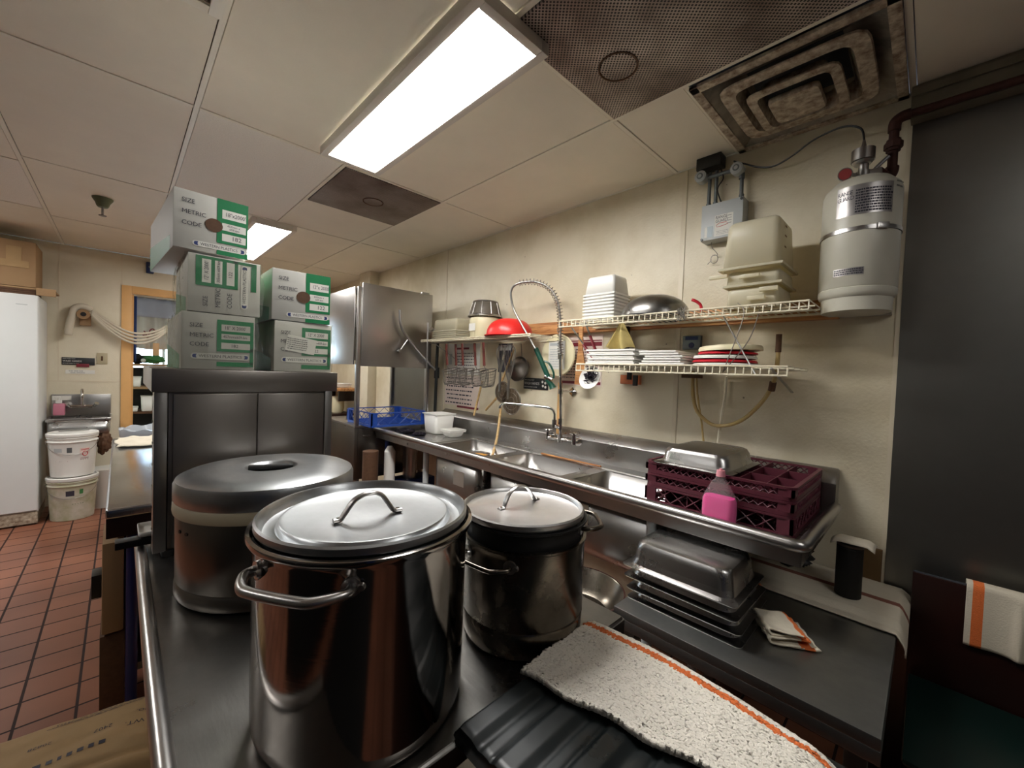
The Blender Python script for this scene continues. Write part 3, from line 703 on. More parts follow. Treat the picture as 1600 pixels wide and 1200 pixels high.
# ================================================================== film boxes on the cabinet
BW, BH = .176, .162
def film_box(label, origin, rz, length, style, size, metric, code, rot90=False, hole=False, wrapped=False, sticker=False):
    """carton whose printed end faces the camera; origin = lower left front corner"""
    t = thing('film_box', label, 'box', origin, rz, group='green and white film boxes', world=False)
    body = 'cartongrey' if style == 'grey' else 'carton'
    M().box(0, BW, 0, length, 0, BH, .0025).build('carton', body, t)
    if rot90: FO, UX, UY, W_, H_ = Vector((BW, -.0006, 0)), Vector((0, 0, 1)), Vector((-1, 0, 0)), BH, BW
    else: FO, UX, UY, W_, H_ = Vector((0, -.0006, 0)), Vector((1, 0, 0)), Vector((0, 0, 1)), BW, BH
    N_ = Vector((0, -1, 0))
    def F(u, v, d=0): return FO+UX*u*W_+UY*v*H_+N_*d
    def pl_(m, u0, v0, u1, v1, d): m.poly([F(u0, v0, d), F(u1, v0, d), F(u1, v1, d), F(u0, v1, d)], [(0, 1, 2, 3)])
    g = M()
    if style == 'wave':
        pl_(g, .56, .0, 1.0, .10, .0002); pl_(g, .56, .21, 1.0, 1.0, .0002)
    else:
        pl_(g, .46, .33, .98, .90, .0002); pl_(g, .46, .06, .98, .14, .0002); pl_(g, .93, .10, .98, .4, .0002)
    g.build('green_print', 'green', t)
    wq = M(); rows = ((.66, .82), (.45, .58), (.26, .39)) if style == 'wave' else ((.70, .82), (.55, .65), (.38, .49))
    u0, u1 = (.63, .97) if style == 'wave' else (.52, .93)
    for a, b in rows: pl_(wq, u0, a, u1, b, .0004)
    # lozenge for the maker's mark
    lo = []
    la, lb, lz = (.24, .97, .125) if style == 'wave' else (.12, .92, .235)
    hh = .045 if style == 'wave' else .052
    for k in range(13): a = PI/2+PI*k/12; lo.append(F(la+hh*(1+math.cos(a))*H_/W_, lz+hh*math.sin(a), .0004))
    for k in range(13): a = -PI/2+PI*k/12; lo.append(F(lb-hh*(1-math.cos(a))*H_/W_, lz+hh*math.sin(a), .0004))
    wq.poly(lo, [tuple(range(len(lo)))])
    wq.build('white_labels', 'paper' if style != 'grey' else 'carton', t)
    nv = M()
    for cx, sg in ((la+.045, 1), (lb-.045, -1)):
        q = [F(cx+sg*a, lz+b, .0006) for a, b in ((-.028, 0), (-.018, .03), (.012, .034), (.03, .034), (.02, 0), (.03, -.034), (.012, -.034), (-.018, -.03))]
        nv.poly(q, [tuple(range(8))])
    nv.build('blue_marks', 'navy', t)
    ink = M()
    def tx(s_, sz, u, v, sx=1.0): ink.add(text_mesh(s_, sz, face_mx(F(u, v, .0007), UX, UY), sx))
    for s_, v in zip(('SIZE', 'METRIC', 'CODE'), (.82, .63, .44) if style == 'wave' else (.77, .60, .44)): tx(s_, .0165, .10, v, .98)
    (a0, b0), (a1_, b1_), (a2, b2) = rows
    tx(size, .0165 if style == 'wave' else .0145, u0+.04, (a0+b0)/2, .78)
    if style == 'wave':
        p1, p2 = metric
        tx(p1, .0085, u0+.07, a1_+.09); tx(p2, .0085, u0+.1, a1_+.035)
    else: tx(''.join(metric), .0115, u0+.025, (a1_+b1_)/2, .8)
    tx(code, .0175 if style == 'wave' else .013, u0+.13, (a2+b2)/2)
    tx('WESTERN PLASTICS', .0115, la+.10, lz, .88 if style == 'wave' else 1.02)
    ink.build('lettering', 'ink', t)
    if hole:
        m = M(); m.mi = 0; c = F(.52, .50, .0009)
        m.poly([c+UX*.021*math.cos(a)+UY*.019*math.sin(a) for a in [2*PI*k/28 for k in range(28)]], [tuple(range(28))])
        m.build('hand_hole', 'cardd', t)
    if sticker:
        m = M(); mx = face_mx(F(.17, .43, .0012), UX*1.0+UY*-.10, UY*1.0+UX*.10)
        m.poly([mx @ Vector(q) for q in ((0, 0, 0), (.090, -.004, 0), (.094, .046, 0), (.004, .052, 0))], [(0, 1, 2, 3)])
        s_ = m.build('sticker', 'paper', t)
        m = M(); scribble(m, F(.19, .45, .0016), UX*1.0+UY*-.10, UY*1.0+UX*.10, .075, .04, 6, .3); m.build('fine_print', 'ink', s_)
    # printed green strips on the sides
    m = M()
    m.poly([(BW+.0004, .0, BH), (BW+.0004, length, BH), (BW+.0004, length, BH*.62), (BW+.0004, 0, BH*.62)], [(0, 1, 2, 3)])
    m.poly([(-.0004, length*.1, 0), (-.0004, length, 0), (-.0004, length, BH*.5), (-.0004, length*.1, BH*.25)], [(0, 1, 2, 3)])
    m.build('side_print', 'green', t)
    if not wrapped and not hole: pass
    m = M(); m.add(text_mesh('FILM', .045, face_mx((BW+.0007, .03, .03), (0, 1, 0), (0, 0, 1)), 1.0)); m.build('side_lettering', 'teal', t)
    if wrapped:
        def wf(u, v):
            per = 2*(BW+length)+.0; s_ = u*per; e = .004
            if s_ < length: x, y, nx, ny = -e, length-s_, -1, 0
            elif s_ < length+BW: x, y, nx, ny = s_-length, -e, 0, -1
            elif s_ < 2*length+BW: x, y, nx, ny = BW+e, s_-length-BW, 1, 0
            else: x, y, nx, ny = BW-(s_-2*length-BW), length+e, 0, 1
            k = .5+.5*math.sin(PI*v)
            d = .005*noise.noise(Vector((s_*26, v*3, code_seed)))*k+.003*noise.noise(Vector((s_*80, v*14, 2+code_seed)))
            d = max(d, -.002)+(.006 if nx else 0)*math.sin(PI*v)
            return Vector((x+nx*d, y+ny*d-(.0 if ny == 0 else 0), .001+v*(BH+.001)))
        code_seed = random.random()*50
        m = M(); m.grid(wf, 220, 24); m.build('clear_wrap', 'wrap', t)
    return t
ZT = 1.3775
film_box('grey and green film box in clear wrap, bottom left of the stack', (.121, 1.452, ZT), R_(0), .46, 'grey', '18" X 2000\'', ('457mm', 'x609.6m'), '182', wrapped=True)
film_box('film box with a white sticker over its print, bottom right of the stack', (.350, 1.452, ZT), R_(0), .32, 'white', '12" X 2000\'', ('305mm x', '609.6m'), '122', wrapped=True, sticker=True)
film_box('film box turned so its print reads upwards, middle left of the stack', (.133, 1.452, ZT+BH+.002), R_(0), .32, 'white', '12" X 2000\'', ('305mm x', '609.6m'), '122', rot90=True, wrapped=True)
film_box('film box reading 122 with a dark round hand hole, middle right of the stack', (.341, 1.452, ZT+BH+.002), R_(-1), .32, 'wave', '12"x 2000\'', ('305mm x', '609.6m'), '122', hole=True)
film_box('film box reading 182 with a dark round hand hole, alone on top of the stack', (.101, 1.458, ZT+2*BH+.012), R_(3), .50, 'wave', '18"x2000\'', ('457mm x', '609.6m'), '182', hole=True)

# ================================================================== LOW STEEL TABLE AT RIGHT
t = thing('low_table', 'low dark steel table below the sink, holding the stack of steam pans', 'table', (1.6, .35, 0))
m = M(); m.box(1.150, 1.98, .038, .680, .632, .66, .004); m.box(1.150, 1.98, .038, .680, .60, .632, .002); m.build('tabletop', 'steelk', t)
m = M(); m.box(1.72, 2.0, .034, .680, .6605, .676, .003); m.build('back_ledge', 'steelk', t)
for a, b in ((1.2, .08), (1.2, .64), (1.94, .08), (1.94, .64)):
    m = M(); m.box(a-.02, a+.02, b-.02, b+.02, 0, .60, .003); m.build('leg', 'steelk', t)
def steam_pan(name, label, c, wx, wy, h, z, rz=0, cat='pan', group=None, mt='steelpan', corner=.045):
    """pan lying upside down: flange at the bottom, tapering up to a flat base"""
    t = thing(name, label, cat, (c[0], c[1], z), rz, group, world=False)
    def ring(hx, hy, z_, cr_, n=8):
        out = []
        for sx, sy, a0 in ((1, 1, 0), (-1, 1, PI/2), (-1, -1, PI), (1, -1, 3*PI/2)):
            for k in range(n+1):
                a = a0+PI/2*k/n; out.append((sx*(hx-cr_)+cr_*math.cos(a), sy*(hy-cr_)+cr_*math.sin(a), z_))
        return out
    m = M(); hx, hy = wx/2, wy/2
    secs = [(hx, hy, .0, .016), (hx, hy, .003, .016), (hx-.012, hy-.012, .0045, .03), (hx-.018, hy-.018, .008, .036), (hx-.022, hy-.022, h*.30, .04), (hx-.0225, hy-.0225, h*.32, .04), (hx-.026, hy-.026, h*.7, .04), (hx-.030, hy-.030, h-.012, .04), (hx-.034, hy-.034, h-.004, .04), (hx-.044, hy-.044, h, .034)]
    prev = None
    for (a, b, z_, cr_) in secs:
        vs = m._v(ring(a, b, z_, min(cr_, corner)))
        if prev:
            for j in range(len(vs)): m.bm.faces.new([prev[j], prev[(j+1) % len(vs)], vs[(j+1) % len(vs)], vs[j]])
        prev = vs
    m.bm.faces.new(prev)
    o = m.build('pan_shell', mt, t); solid(o, .0012, -1)
    return t
for k, (zz, h, lb) in enumerate(((.6605, .075, 'lowest upturned steam pan of the stack, its flange on the low dark table'), (.6945, .075, 'second steam pan from the bottom of the stack of upturned pans'),
                             (.735, .075, 'third steam pan up, just under the topmost pan of the stack'), (.7745, .083, 'topmost upturned steam pan of the stack, its scratched flat base showing'))):
    steam_pan('steam_pan', lb, (1.372-.006*k+.003*(k == 1), .506+.004*k), .285, .352, h, zz, R_((0, 1.0, -.8, .6)[k]), group='stack of upturned steam pans')
# folded towel on the low table
def folded(name, label, c, z, rz, lx, ly, layers, mt='cloth', stripe=True):
    t = thing(name, label, 'towel', (c[0], c[1], z), rz, 'white towels with an orange stripe', world=False)
    m = M(); prof = []
    # a cross-section folded over and over, extruded along y
    path = []
    th = .0075
    for k in range(layers):
        xa, xb = (-lx/2, lx/2-.01*k)
        seg_ = [(xa+(xb-xa)*i/14, .004+k*th) for i in range(15)]
        path += seg_ if k % 2 == 0 else seg_[::-1]
    P = sm([(a, b, 0) for a, b in path], 2)
    def fn(u, v):
        q = P[int(round(u*(len(P)-1)))]
        y = (v-.5)*ly*(1+.12*math.sin(q.x*30+q.y*200))
        z_ = q.y*(1+.25*noise.noise(Vector((q.x*22, y*22, 7))))+.006*max(0, noise.noise(Vector((q.x*16, y*18, 1))))
        z_ += (.012*max(0, abs(v-.5)*2-.7) if q.y > .015 else 0)
        return Vector((q.x+.002*math.sin(v*19+q.y*300), y+.006*noise.noise(Vector((q.x*30, 1, q.y*90))), max(.002, z_)))
    nu = len(P)-1; V = [[m.bm.verts.new(fn(i/nu, j/26)) for j in range(27)] for i in range(nu+1)]
    for i in range(nu):
        for j in range(26):
            q = m.bm.faces.new([V[i][j], V[i+1][j], V[i+1][j+1], V[i][j+1]]); x_ = P[i].x
            q.material_index = 1 if stripe and lx*.12 < x_ < lx*.34 else 0
    o = m.build('cloth', ['cloth', 'terryo'], t, ang=180); solid(o, .0045, 1); return t
folded('folded_towel', 'small crumpled white towel with an orange stripe, beside the stack of steam pans', (1.405, .262), .660, R_(-55), .125, .12, 5)
# towel on the ledge
def lt(u, v):
    y = .60-.60*v; x = 1.655+.35*u
    z = .6775+.0015+.002*noise.noise(Vector((x*9, y*9, 2)))+(.006 if .50 < u < .56 else 0)*math.exp(-((u-.53)/.02)**2)
    if x < 1.735: z = .664+.002*noise.noise(Vector((x*9, y*9, 2)))+(.014*max(0, min(1, (x-1.690)/.024)))
    if y < .036: d = (.036-y); z -= d*2.6*(.3+.7*max(0, 1-abs(u-.30)/.5)); y = .036-.018*min(1, d/.02)
    return Vector((x-(.006 if y < .036 else 0), y, z))
m = M(); V = [[m.bm.verts.new(lt(i/60, j/90)) for j in range(91)] for i in range(61)]
for i in range(60):
    for j in range(90):
        q = m.bm.faces.new([V[i][j], V[i+1][j], V[i+1][j+1], V[i][j+1]]); q.material_index = 1 if 30 <= i <= 31 else 0
o = m.build('ledge_towel', ['cloth', 'clothline'], ang=180); solid(o, .004, 1)
tag(o, 'beige cloth spread along the wall side of the low table, under the black cylinder', 'towel')
# black cylinder with paper on top
t = thing('canister', 'tall black cylindrical canister standing on the beige cloth, paper draped on top', 'canister', (1.79, .166, .684))
m = M(); m.lathe([(0, 0), (.034, 0), (.036, .003), (.036, .165), (.033, .168), (.033, .182), (.036, .184), (.036, .192), (0, .192)], (1.79, .166, .684), 40); m.build('body', 'rubber', t)
m = M(); m.lathe([(.0335, .170), (.037, .1705), (.037, .178), (.0335, .179)], (1.79, .166, .684), 40); m.build('band', 'steelc', t)
def pf(u, v):
    x = 1.745+.095*u; y = .215-.115*v
    return Vector((x, y, .880+.003*math.sin(u*5)-.03*max(0, abs(u-.5)*2-.75)-.035*max(0, abs(v-.5)*2-.65)))
m = M(); m.grid(pf, 12, 12); o = m.build('paper_sheet', 'cloth', t, ang=180); solid(o, .001)
# peel, orange rag between pans and wall
def blob(name, label, cat, c, r, mt, seed=0, sx=1, sy=1, sz=1, amp=.25, fr=3.0, n=24, parent=None):
    b = bmesh.new(); bmesh.ops.create_icosphere(b, subdivisions=4, radius=1)
    for v in b.verts:
        k = 1+amp*noise.noise(v.co*fr+Vector((seed, 0, 0)))+amp*.4*noise.noise(v.co*fr*3+Vector((0, seed, 0)))
        v.co = Vector((c[0]+v.co.x*r*sx*k, c[1]+v.co.y*r*sy*k, c[2]+v.co.z*r*sz*k))
    m = M(); m.add(b); o = m.build(name, mt, parent, ang=180)
    if label: tag(o, label, cat)
    return o
blob('rag', 'small orange-brown crumpled rag behind the stack of steam pans', 'rag', (1.56, .392, .690), .030, 'peel', 3, 1, .9, .95, .5, 2.5)
t = blob('drain_valve', 'dark grimy drain fitting under the right end of the sink', 'drain fitting', (1.62, .30, .83), .06, 'rubber', 31, 1.1, .9, .55, .5, 3)
# skillet left of the pans
t = thing('frying_pan', 'dark round pan with a copper edge, half hidden left of the steam pan stack', 'pan', (1.185, .85, .52))
m = M(); m.lathe([(0, 0), (.11, 0), (.135, .02), (.16, .075), (.163, .078), (.166, .074), (.14, .015), (.115, -.004), (0, -.004)], (1.185, .85, .56), 64); m.build('pan_body', 'steelb', t)
m = M(); m.lathe([(.160, .074), (.167, .074), (.168, .079), (.162, .080)], (1.185, .85, .56), 64); m.build('rim', 'rust', t)
t = thing('stool', 'dark low stand under the round pan, left of the low table', 'stand', (1.19, .86, 0))
m = M(); m.box(1.02, 1.36, .705, 1.02, .535, .555, .003); m.build('top', 'steelk', t)
for a in (1.05, 1.33):
    for b in (.73, .99): M().box(a-.012, a+.012, b-.012, b+.012, 0, .535).build('leg', 'steelk', t)

# ================================================================== THREE COMPARTMENT SINK
SX0, SX1, SY0, SY1, SZ = 1.395, 1.95, .235, 2.90, .91
t = thing('compartment_sink', 'long stainless three-bowl sink with drainboards, rolled rim and tall backsplash', 'sink', (1.7, 1.55, 0))
bowls = [(1.775, 2.245), (1.225, 1.70), (.71, 1.15)]; BX0, BX1 = 1.485, 1.815
m = M()
def slab(a, b, c, d): m.box(a, b, c, d, SZ-.0025, SZ)
ye = SY0+.004
m2 = []
slab(SX0, BX0, SY0, SY1); slab(BX1, SX1, SY0, SY1)
cur = SY0
for y0, y1 in sorted(bowls): slab(BX0, BX1, cur, y0); cur = y1
slab(BX0, BX1, cur, SY1)
m.box(SX0-.004, SX0+.002, SY0, SY1, SZ-.035, .938); m.box(SX0, SX1, SY0-.002, SY0+.003, SZ-.035, .938)
# raised bead round the basins
for y0, y1 in ((1.17, 2.27),):
    pass
for x in (SX0+.055, BX1+.03): m.tube([(x, .67, SZ), (x, 2.29, SZ)], .004, 8)
for y in (.67, 2.29): m.tube([(SX0+.055, y, SZ), (BX1+.03, y, SZ)], .004, 8)
m.build('deck', 'steels', t)
for (y0, y1) in bowls:
    m = M(); m.add(open_box(BX0, BX1, y0, y1, .60, SZ-.0005, .045)); o = m.build('bowl', 'steels', t); solid(o, .0025, 1)
    m = M(); m.lathe([(0, .004), (.03, .003), (.034, .001), (.045, .0)], ((BX0+BX1)/2, (y0+y1)/2, .6025), 28); m.build('drain', 'chrome', o)
m = M(); m.box(SX1, SX1+.004, SY0, SY1, SZ-.003, 1.022); m.prism([(SX1, 1.020), (SX1+.004, 1.020), (2.020, 1.066), (2.020, 1.072), (SX1+.002, 1.026)], 'y', SY0, SY1)
m.box(SX1, 2.022, SY0-.003, SY0, .88, 1.022); m.prism([(SX1, 1.02), (2.022, 1.02), (2.022, 1.068)], 'y', SY0-.003, SY0)
m.box(2.006, 2.022, SY0, SY1, SZ, 1.0)
m.build('backsplash', 'steels', t)
m = M(); m.tube([(SX0-.006, SY1, .936), (SX0-.006, SY0+.03, .936)]+sm([(SX0-.006, SY0+.02, .936), (SX0+.0, SY0+.003, .936), (SX0+.02, SY0-.005, .936)], 4)+[(SX1, SY0-.005, .936)], .0185, 16)
m.build('rolled_rim', 'steel', t)
for a, b in ((1.44, .705), (1.90, .705), (1.46, 1.19), (1.46, 2.30), (1.88, 2.30), (1.46, 2.84)):
    m = M(); m.cyl((a, b, 0), (a, b, .87), .019, n=16); m.lathe([(0, 0), (.026, 0), (.022, .03)], (a, b, 0), 14); m.build('leg', 'bluepost' if b == 2.84 else 'greybox', t)
m = M(); m.box(1.46, 1.90, 2.30, 2.86, .855, .908, .002); m.box(1.46, 1.9, .26, .66, .86, .905, .002); m.build('under_bracing', 'steelk', t)
m = M(); m.box(BX0-.004, BX0-.0035, 1.915, 2.02, .70, .79); m.build('paper_label', 'paper', t)
m = M(); m.box(BX0-.004, BX0-.0035, 1.02, 1.07, .74, .83); m.build('paper_label', 'cloth', t)
# food in first bowl: round orange sponge with a stick
t = thing('soup_pot', 'round steel pot standing in the left sink bowl, full of something yellow', 'pot', (1.63, 1.99, .604))
m = M(); m.lathe([(0, .0), (.080, .0), (.088, .01), (.088, .270), (.092, .273), (.088, .276), (.085, .270), (.085, .02), (0, .02)], (1.63, 1.99, .604), 40); m.build('pot_body', 'steel', t)
m = M(); m.lathe([(0, .264), (.07, .263), (.0845, .258), (.0845, .22), (0, .22)], (1.63, 1.99, .604), 40); m.build('contents', 'sand', t)
t = thing('stirring_stick', 'long pale wooden stick leaning from the yellow filled pot against the wall', 'stick', (1.66, 1.96, .84))
m = M(); m.tube(sm([(1.66, 1.93, .84), (1.755, 2.00, .80), (1.85, 2.04, .95), (1.99, 2.16, 1.19)], 4), .009, 10); m.build('stick', 'woodz', t)
t = tag(M().tube([(1.838, 1.62, .917), (1.842, 1.30, .917), (1.842, 1.20, .918)], .0055, 10).build('wooden_stick', 'wood'), 'thin wooden stick lying behind the middle and right bowls', 'stick')

# ---- pre-rinse faucet
t = thing('faucet', 'chrome pre-rinse faucet with a springy hose, spout and green spray handle', 'faucet', (1.90, 1.56, 1.0))
m = M()
m.cyl((1.90, 1.425, 1.012), (1.90, 1.635, 1.006), .011, n=16)
for y in (1.43, 1.63):
    m.cyl((1.90, y, 1.010), (1.952, y, 1.008), .013, n=16); m.cyl((1.943, y, 1.008), (1.951, y, 1.008), .027, n=24)
    m.cyl((1.90, y, .995), (1.90, y, 1.045), .014, .011, 16)
m.cyl((1.90, 1.53, .995), (1.90, 1.53, 1.04), .017, n=18)
m.cyl((1.90, 1.53, 1.04), (1.90, 1.53, 1.12), .009, n=14); m.cyl((1.90, 1.53, 1.10), (1.90, 1.53, 1.135), .016, n=6)
m.build('mixer_body', 'chrome', t)
for y in (1.43, 1.63):
    m = M(); m.cyl((1.90, y, 1.045), (1.90, y, 1.055), .013, n=16)
    for s_ in (0, 1): a = .6+s_*PI/2; m.tube([(1.90-.026*math.cos(a), y-.026*math.sin(a), 1.058), (1.90+.026*math.cos(a), y+.026*math.sin(a), 1.058)], .005, 8)
    m.build('cross_handle', 'chrome', t)
m = M(); m.cyl((1.895, 1.575, 1.075), (1.895, 1.575, 1.125), .016, n=16); m.cyl((1.895, 1.53, 1.08), (1.895, 1.58, 1.09), .012, n=12)
m.tube(sm([(1.895, 1.575, 1.12), (1.893, 1.578, 1.165), (1.880, 1.60, 1.192), (1.84, 1.67, 1.20), (1.76, 1.82, 1.205), (1.735, 1.865, 1.203), (1.725, 1.88, 1.19), (1.724, 1.882, 1.172)], 5), .0085, 12)
m.build('swing_spout', 'chrome', t)
m = M(); m.cyl((1.90, 1.53, 1.12), (1.89, 1.545, 1.50), .0095, n=14); m.cyl((1.895, 1.538, 1.30), (2.02, 1.54, 1.295), .006, n=10); m.cyl((1.895, 1.538, 1.283), (1.895, 1.538, 1.312), .015, n=12)
m.cyl((1.89, 1.545, 1.49), (1.89, 1.545, 1.525), .016, n=14); m.cyl((2.012, 1.54, 1.295), (2.024, 1.54, 1.295), .03, n=4); m.build('riser', 'chrome', t)
hp = sm([(1.89, 1.545, 1.515), (1.888, 1.55, 1.62), (1.885, 1.555, 1.74), (1.875, 1.575, 1.84), (1.85, 1.625, 1.92), (1.80, 1.70, 1.955), (1.745, 1.785, 1.945), (1.735, 1.83, 1.90), (1.75, 1.82, 1.80), (1.77, 1.765, 1.70), (1.79, 1.70, 1.60), (1.80, 1.665, 1.545)], 8)
m = M(); m.tube(hp, .0068, 12); m.build('hose', 'steel', t)
m = M(); L0 = [0]
for a, b in zip(hp[:-1], hp[1:]): L0.append(L0[-1]+(b-a).length)
end = .62; K = 1500; sp = []
def at_len(s_):
    for i in range(len(L0)-1):
        if L0[i+1] >= s_:
            f = (s_-L0[i])/(L0[i+1]-L0[i]); return hp[i].lerp(hp[i+1], f), (hp[i+1]-hp[i]).normalized()
    return hp[-1], (hp[-1]-hp[-2]).normalized()
turns = 34; nn = turns*12
for i in range(nn+1):
    s_ = end*(i/nn)**1.12; p, d = at_len(s_); u_ = d.cross(Vector((.3, 1, 0))).normalized(); v_ = d.cross(u_)
    a = 2*PI*i/12; sp.append(p+(u_*math.cos(a)+v_*math.sin(a))*.0175)
m.tube(sp, .0021, 6); m.build('spring', 'wire', t)
gr = M(); gr.tube(sm([(1.80, 1.665, 1.55), (1.806, 1.65, 1.52), (1.815, 1.62, 1.46), (1.822, 1.595, 1.41), (1.828, 1.58, 1.38)], 4), .015, 14, radii=None); gr.tube(sm([(1.822, 1.59, 1.37), (1.84, 1.565, 1.335), (1.845, 1.555, 1.315)], 4), .0, 14, radii=[.012+.010*i/8 for i in range(9)])
g = gr.build('spray_handle', 'greenh', t)
m = M(); m.tube(sm([(1.812, 1.605, 1.475), (1.826, 1.575, 1.46), (1.838, 1.55, 1.41), (1.838, 1.548, 1.375)], 4), .006, 8); m.build('squeeze_lever', 'greenh', g)
m = M(); m.cyl((1.822, 1.60, 1.385), (1.838, 1.56, 1.365), .017, n=18); m.build('spray_valve', 'chrome', g)

# ---- things on the sink
def round_box_tub(name, label, cat, x0, x1, y0, y1, z0, z1, mt, bev=.02, taper=.012, lid=None, group=None, lip=.006):
    t = thing(name, label, cat, ((x0+x1)/2, (y0+y1)/2, z0), group=group)
    m = M(); m.add(open_box(x0, x1, y0, y1, z0, z1, bev, taper)); o = m.build('tub_body', mt, t); solid(o, .003, 1)
    m = M(); b = [(x0-lip, x0, y0-lip, y1+lip), (x1, x1+lip, y0-lip, y1+lip), (x0, x1, y0-lip, y0), (x0, x1, y1, y1+lip)]
    for a in b: m.box(*a, z1-.008, z1, .001, 1)
    m.build('rim', mt, t)
    if lid: M().box(x0-lip-.002, x1+lip+.002, y0-lip-.002, y1+lip+.002, z1, z1+.012, .004).build('lid', lid, t)
    return t
round_box_tub('white_tub', 'tall square white plastic tub at the far end of the sink drainboard', 'tub', 1.70, 1.875, 2.56, 2.74, .911, 1.065, 'white')
round_box_tub('white_tub', 'small low white lidded container in front of the tall white tub', 'container', 1.71, 1.84, 2.385, 2.50, .911, .955, 'white', lid='white')
blob('scouring_pad', 'dark metal scouring pad on the drainboard edge beside the blue rack', 'scouring pad', (1.575, 2.78, .926), .045, 'scour', 5, 1.6, 1.2, .34, .5, 5)
blob('scouring_pad', 'smaller scouring pad lying nearer the tall white tub', 'scouring pad', (1.60, 2.62, .922), .035, 'scour', 9, 1.3, 1.1, .33, .5, 5)

# ---- burgundy dish racks
def dish_rack(name, label, x0, x1, y0, y1, z0, h, mt, comp=True, group=None, hollow=.5):
    t = thing(name, label, 'dish rack', ((x0+x1)/2, (y0+y1)/2, z0), group=group)
    m = M(); th = .009; r = .03
    def band(za, zb, ex=0):
        pts = []
        for cx, cy, a0 in ((x1-r, y1-r, 0), (x0+r, y1-r, PI/2), (x0+r, y0+r, PI), (x1-r, y0+r, 3*PI/2)):
            for k in range(6): a = a0+PI/2*k/5; pts.append((cx, cy, a))
        O = [(cx+(r+ex)*math.cos(a), cy+(r+ex)*math.sin(a)) for cx, cy, a in pts]; I = [(cx+(r-th)*math.cos(a), cy+(r-th)*math.sin(a)) for cx, cy, a in pts]
        n = len(O); A = m._v([(p[0], p[1], za) for p in O]); B = m._v([(p[0], p[1], zb) for p in O]); C_ = m._v([(p[0], p[1], zb) for p in I]); D = m._v([(p[0], p[1], za) for p in I])
        for j in range(n):
            k = (j+1) % n
            for q in ((A[j], A[k], B[k], B[j]), (B[j], B[k], C_[k], C_[j]), (C_[j], C_[k], D[k], D[j]), (D[j], D[k], A[k], A[j])): m.bm.faces.new(q)
    lo = min(.016, h*.3); band(z0, z0+lo, .002); band(z0+h-.008, z0+h, .003)
    # corner posts
    for cx, cy in ((x0+.022, y0), (x1-.022, y0), (x0+.022, y1-th), (x1-.022, y1-th)): m.box(cx-.022, cx+.022, cy, cy+th, z0+lo, z0+h-.008)
    for cx, cy in ((x0, y0+.022), (x0, y1-.022), (x1-th, y0+.022), (x1-th, y1-.022)): m.box(cx, cx+th, cy-.022, cy+.022, z0+lo, z0+h-.008)
    m.build('frame', mt, t)
    m = M(); za, zb = z0+lo, z0+h-.008; hh = zb-za
    def lattice(p, q):
        L = (Vector(q)-Vector(p)).length; d = (Vector(q)-Vector(p))/L; n = max(4, int(L/(hh*1.05)))
        for i in range(n):
            for s_ in (0, 1):
                a = Vector(p)+d*(L*(i+s_)/n); b = Vector(p)+d*(L*(i+1-s_)/n)
                m.tube([(a.x, a.y, za), (b.x, b.y, zb)], .0022, 4, cap=False)
    e = .045
    lattice((x0+.004, y0+e, 0), (x0+.004, y1-e, 0)); lattice((x1-.004, y0+e, 0), (x1-.004, y1-e, 0)); lattice((x0+e, y0+.004, 0), (x1-e, y0+.004, 0)); lattice((x0+e, y1-.004, 0), (x1-e, y1-.004, 0))
    m.build('side_lattice', mt, t)
    m = M()
    for i in range(1, 14): y = y0+(y1-y0)*i/14; m.box(x0+.006, x1-.006, y-.0015, y+.0015, z0+.002, z0+.009)
    for i in range(1, 14): x = x0+(x1-x0)*i/14; m.box(x-.0015, x+.0015, y0+.006, y1-.006, z0+.002, z0+.009)
    m.build('bottom_grid', mt, t)
    if comp:
        m = M()
        for i in range(1, 6): y = y0+(y1-y0)*i/6; m.box(x0+.006, x1-.006, y-.0015, y+.0015, z0+.012, z0+h-.004)
        for i in range(1, 3): x = x0+(x1-x0)*i/3; m.box(x-.0015, x+.0015, y0+.006, y1-.006, z0+.012, z0+h-.004)
        m.build('dividers', mt, t)
    return t
RG = 'stack of burgundy dish racks'
dish_rack('dish_rack', 'bottom burgundy dish rack, resting on the right drainboard', 1.49, 1.945, .275, .765, .9115, .072, 'rackm', group=RG)
dish_rack('dish_rack', 'middle burgundy rack in the stack of three on the drainboard', 1.49, 1.945, .275, .765, .9845, .046, 'rackm', group=RG)
dish_rack('dish_rack', 'top burgundy dish rack, carrying the upturned steel pan', 1.49, 1.945, .275, .765, 1.0315, .044, 'rackm', group=RG)
steam_pan('steam_pan', 'upturned shallow steel pan on top of the burgundy dish racks', (1.655, .595), .345, .285, .062, 1.076)
# pink soap bottle
t = thing('soap_bottle', 'clear tapered bottle half full of bright pink soap, before the burgundy racks', 'bottle', (1.447, .475, .911))
def obl(m, secs, c):
    prev = None
    for hx, hy, z in secs:
        r_ = min(hx, hy)*.75; vs = []
        for sx, sy, a0 in ((1, 1, 0), (-1, 1, PI/2), (-1, -1, PI), (1, -1, 3*PI/2)):
            for k in range(7): a = a0+PI/2*k/6; vs.append((c[0]+sx*(hx-r_)+r_*math.cos(a), c[1]+sy*(hy-r_)+r_*math.sin(a), c[2]+z))
        vs = m._v(vs)
        if prev:
            for j in range(len(vs)): m.bm.faces.new([prev[j], prev[(j+1) % len(vs)], vs[(j+1) % len(vs)], vs[j]])
        else: m.bm.faces.new(vs[::-1])
        prev = vs
    m.bm.faces.new(prev)
bc = (1.447, .475, .911)
m = M(); obl(m, [(.021, .045, 0), (.026, .051, .004), (.027, .053, .05), (.027, .052, .092), (.023, .042, .115), (.016, .027, .145), (.012, .015, .160), (.012, .013, .172)], bc); m.build('bottle_shell', 'bottle', t)
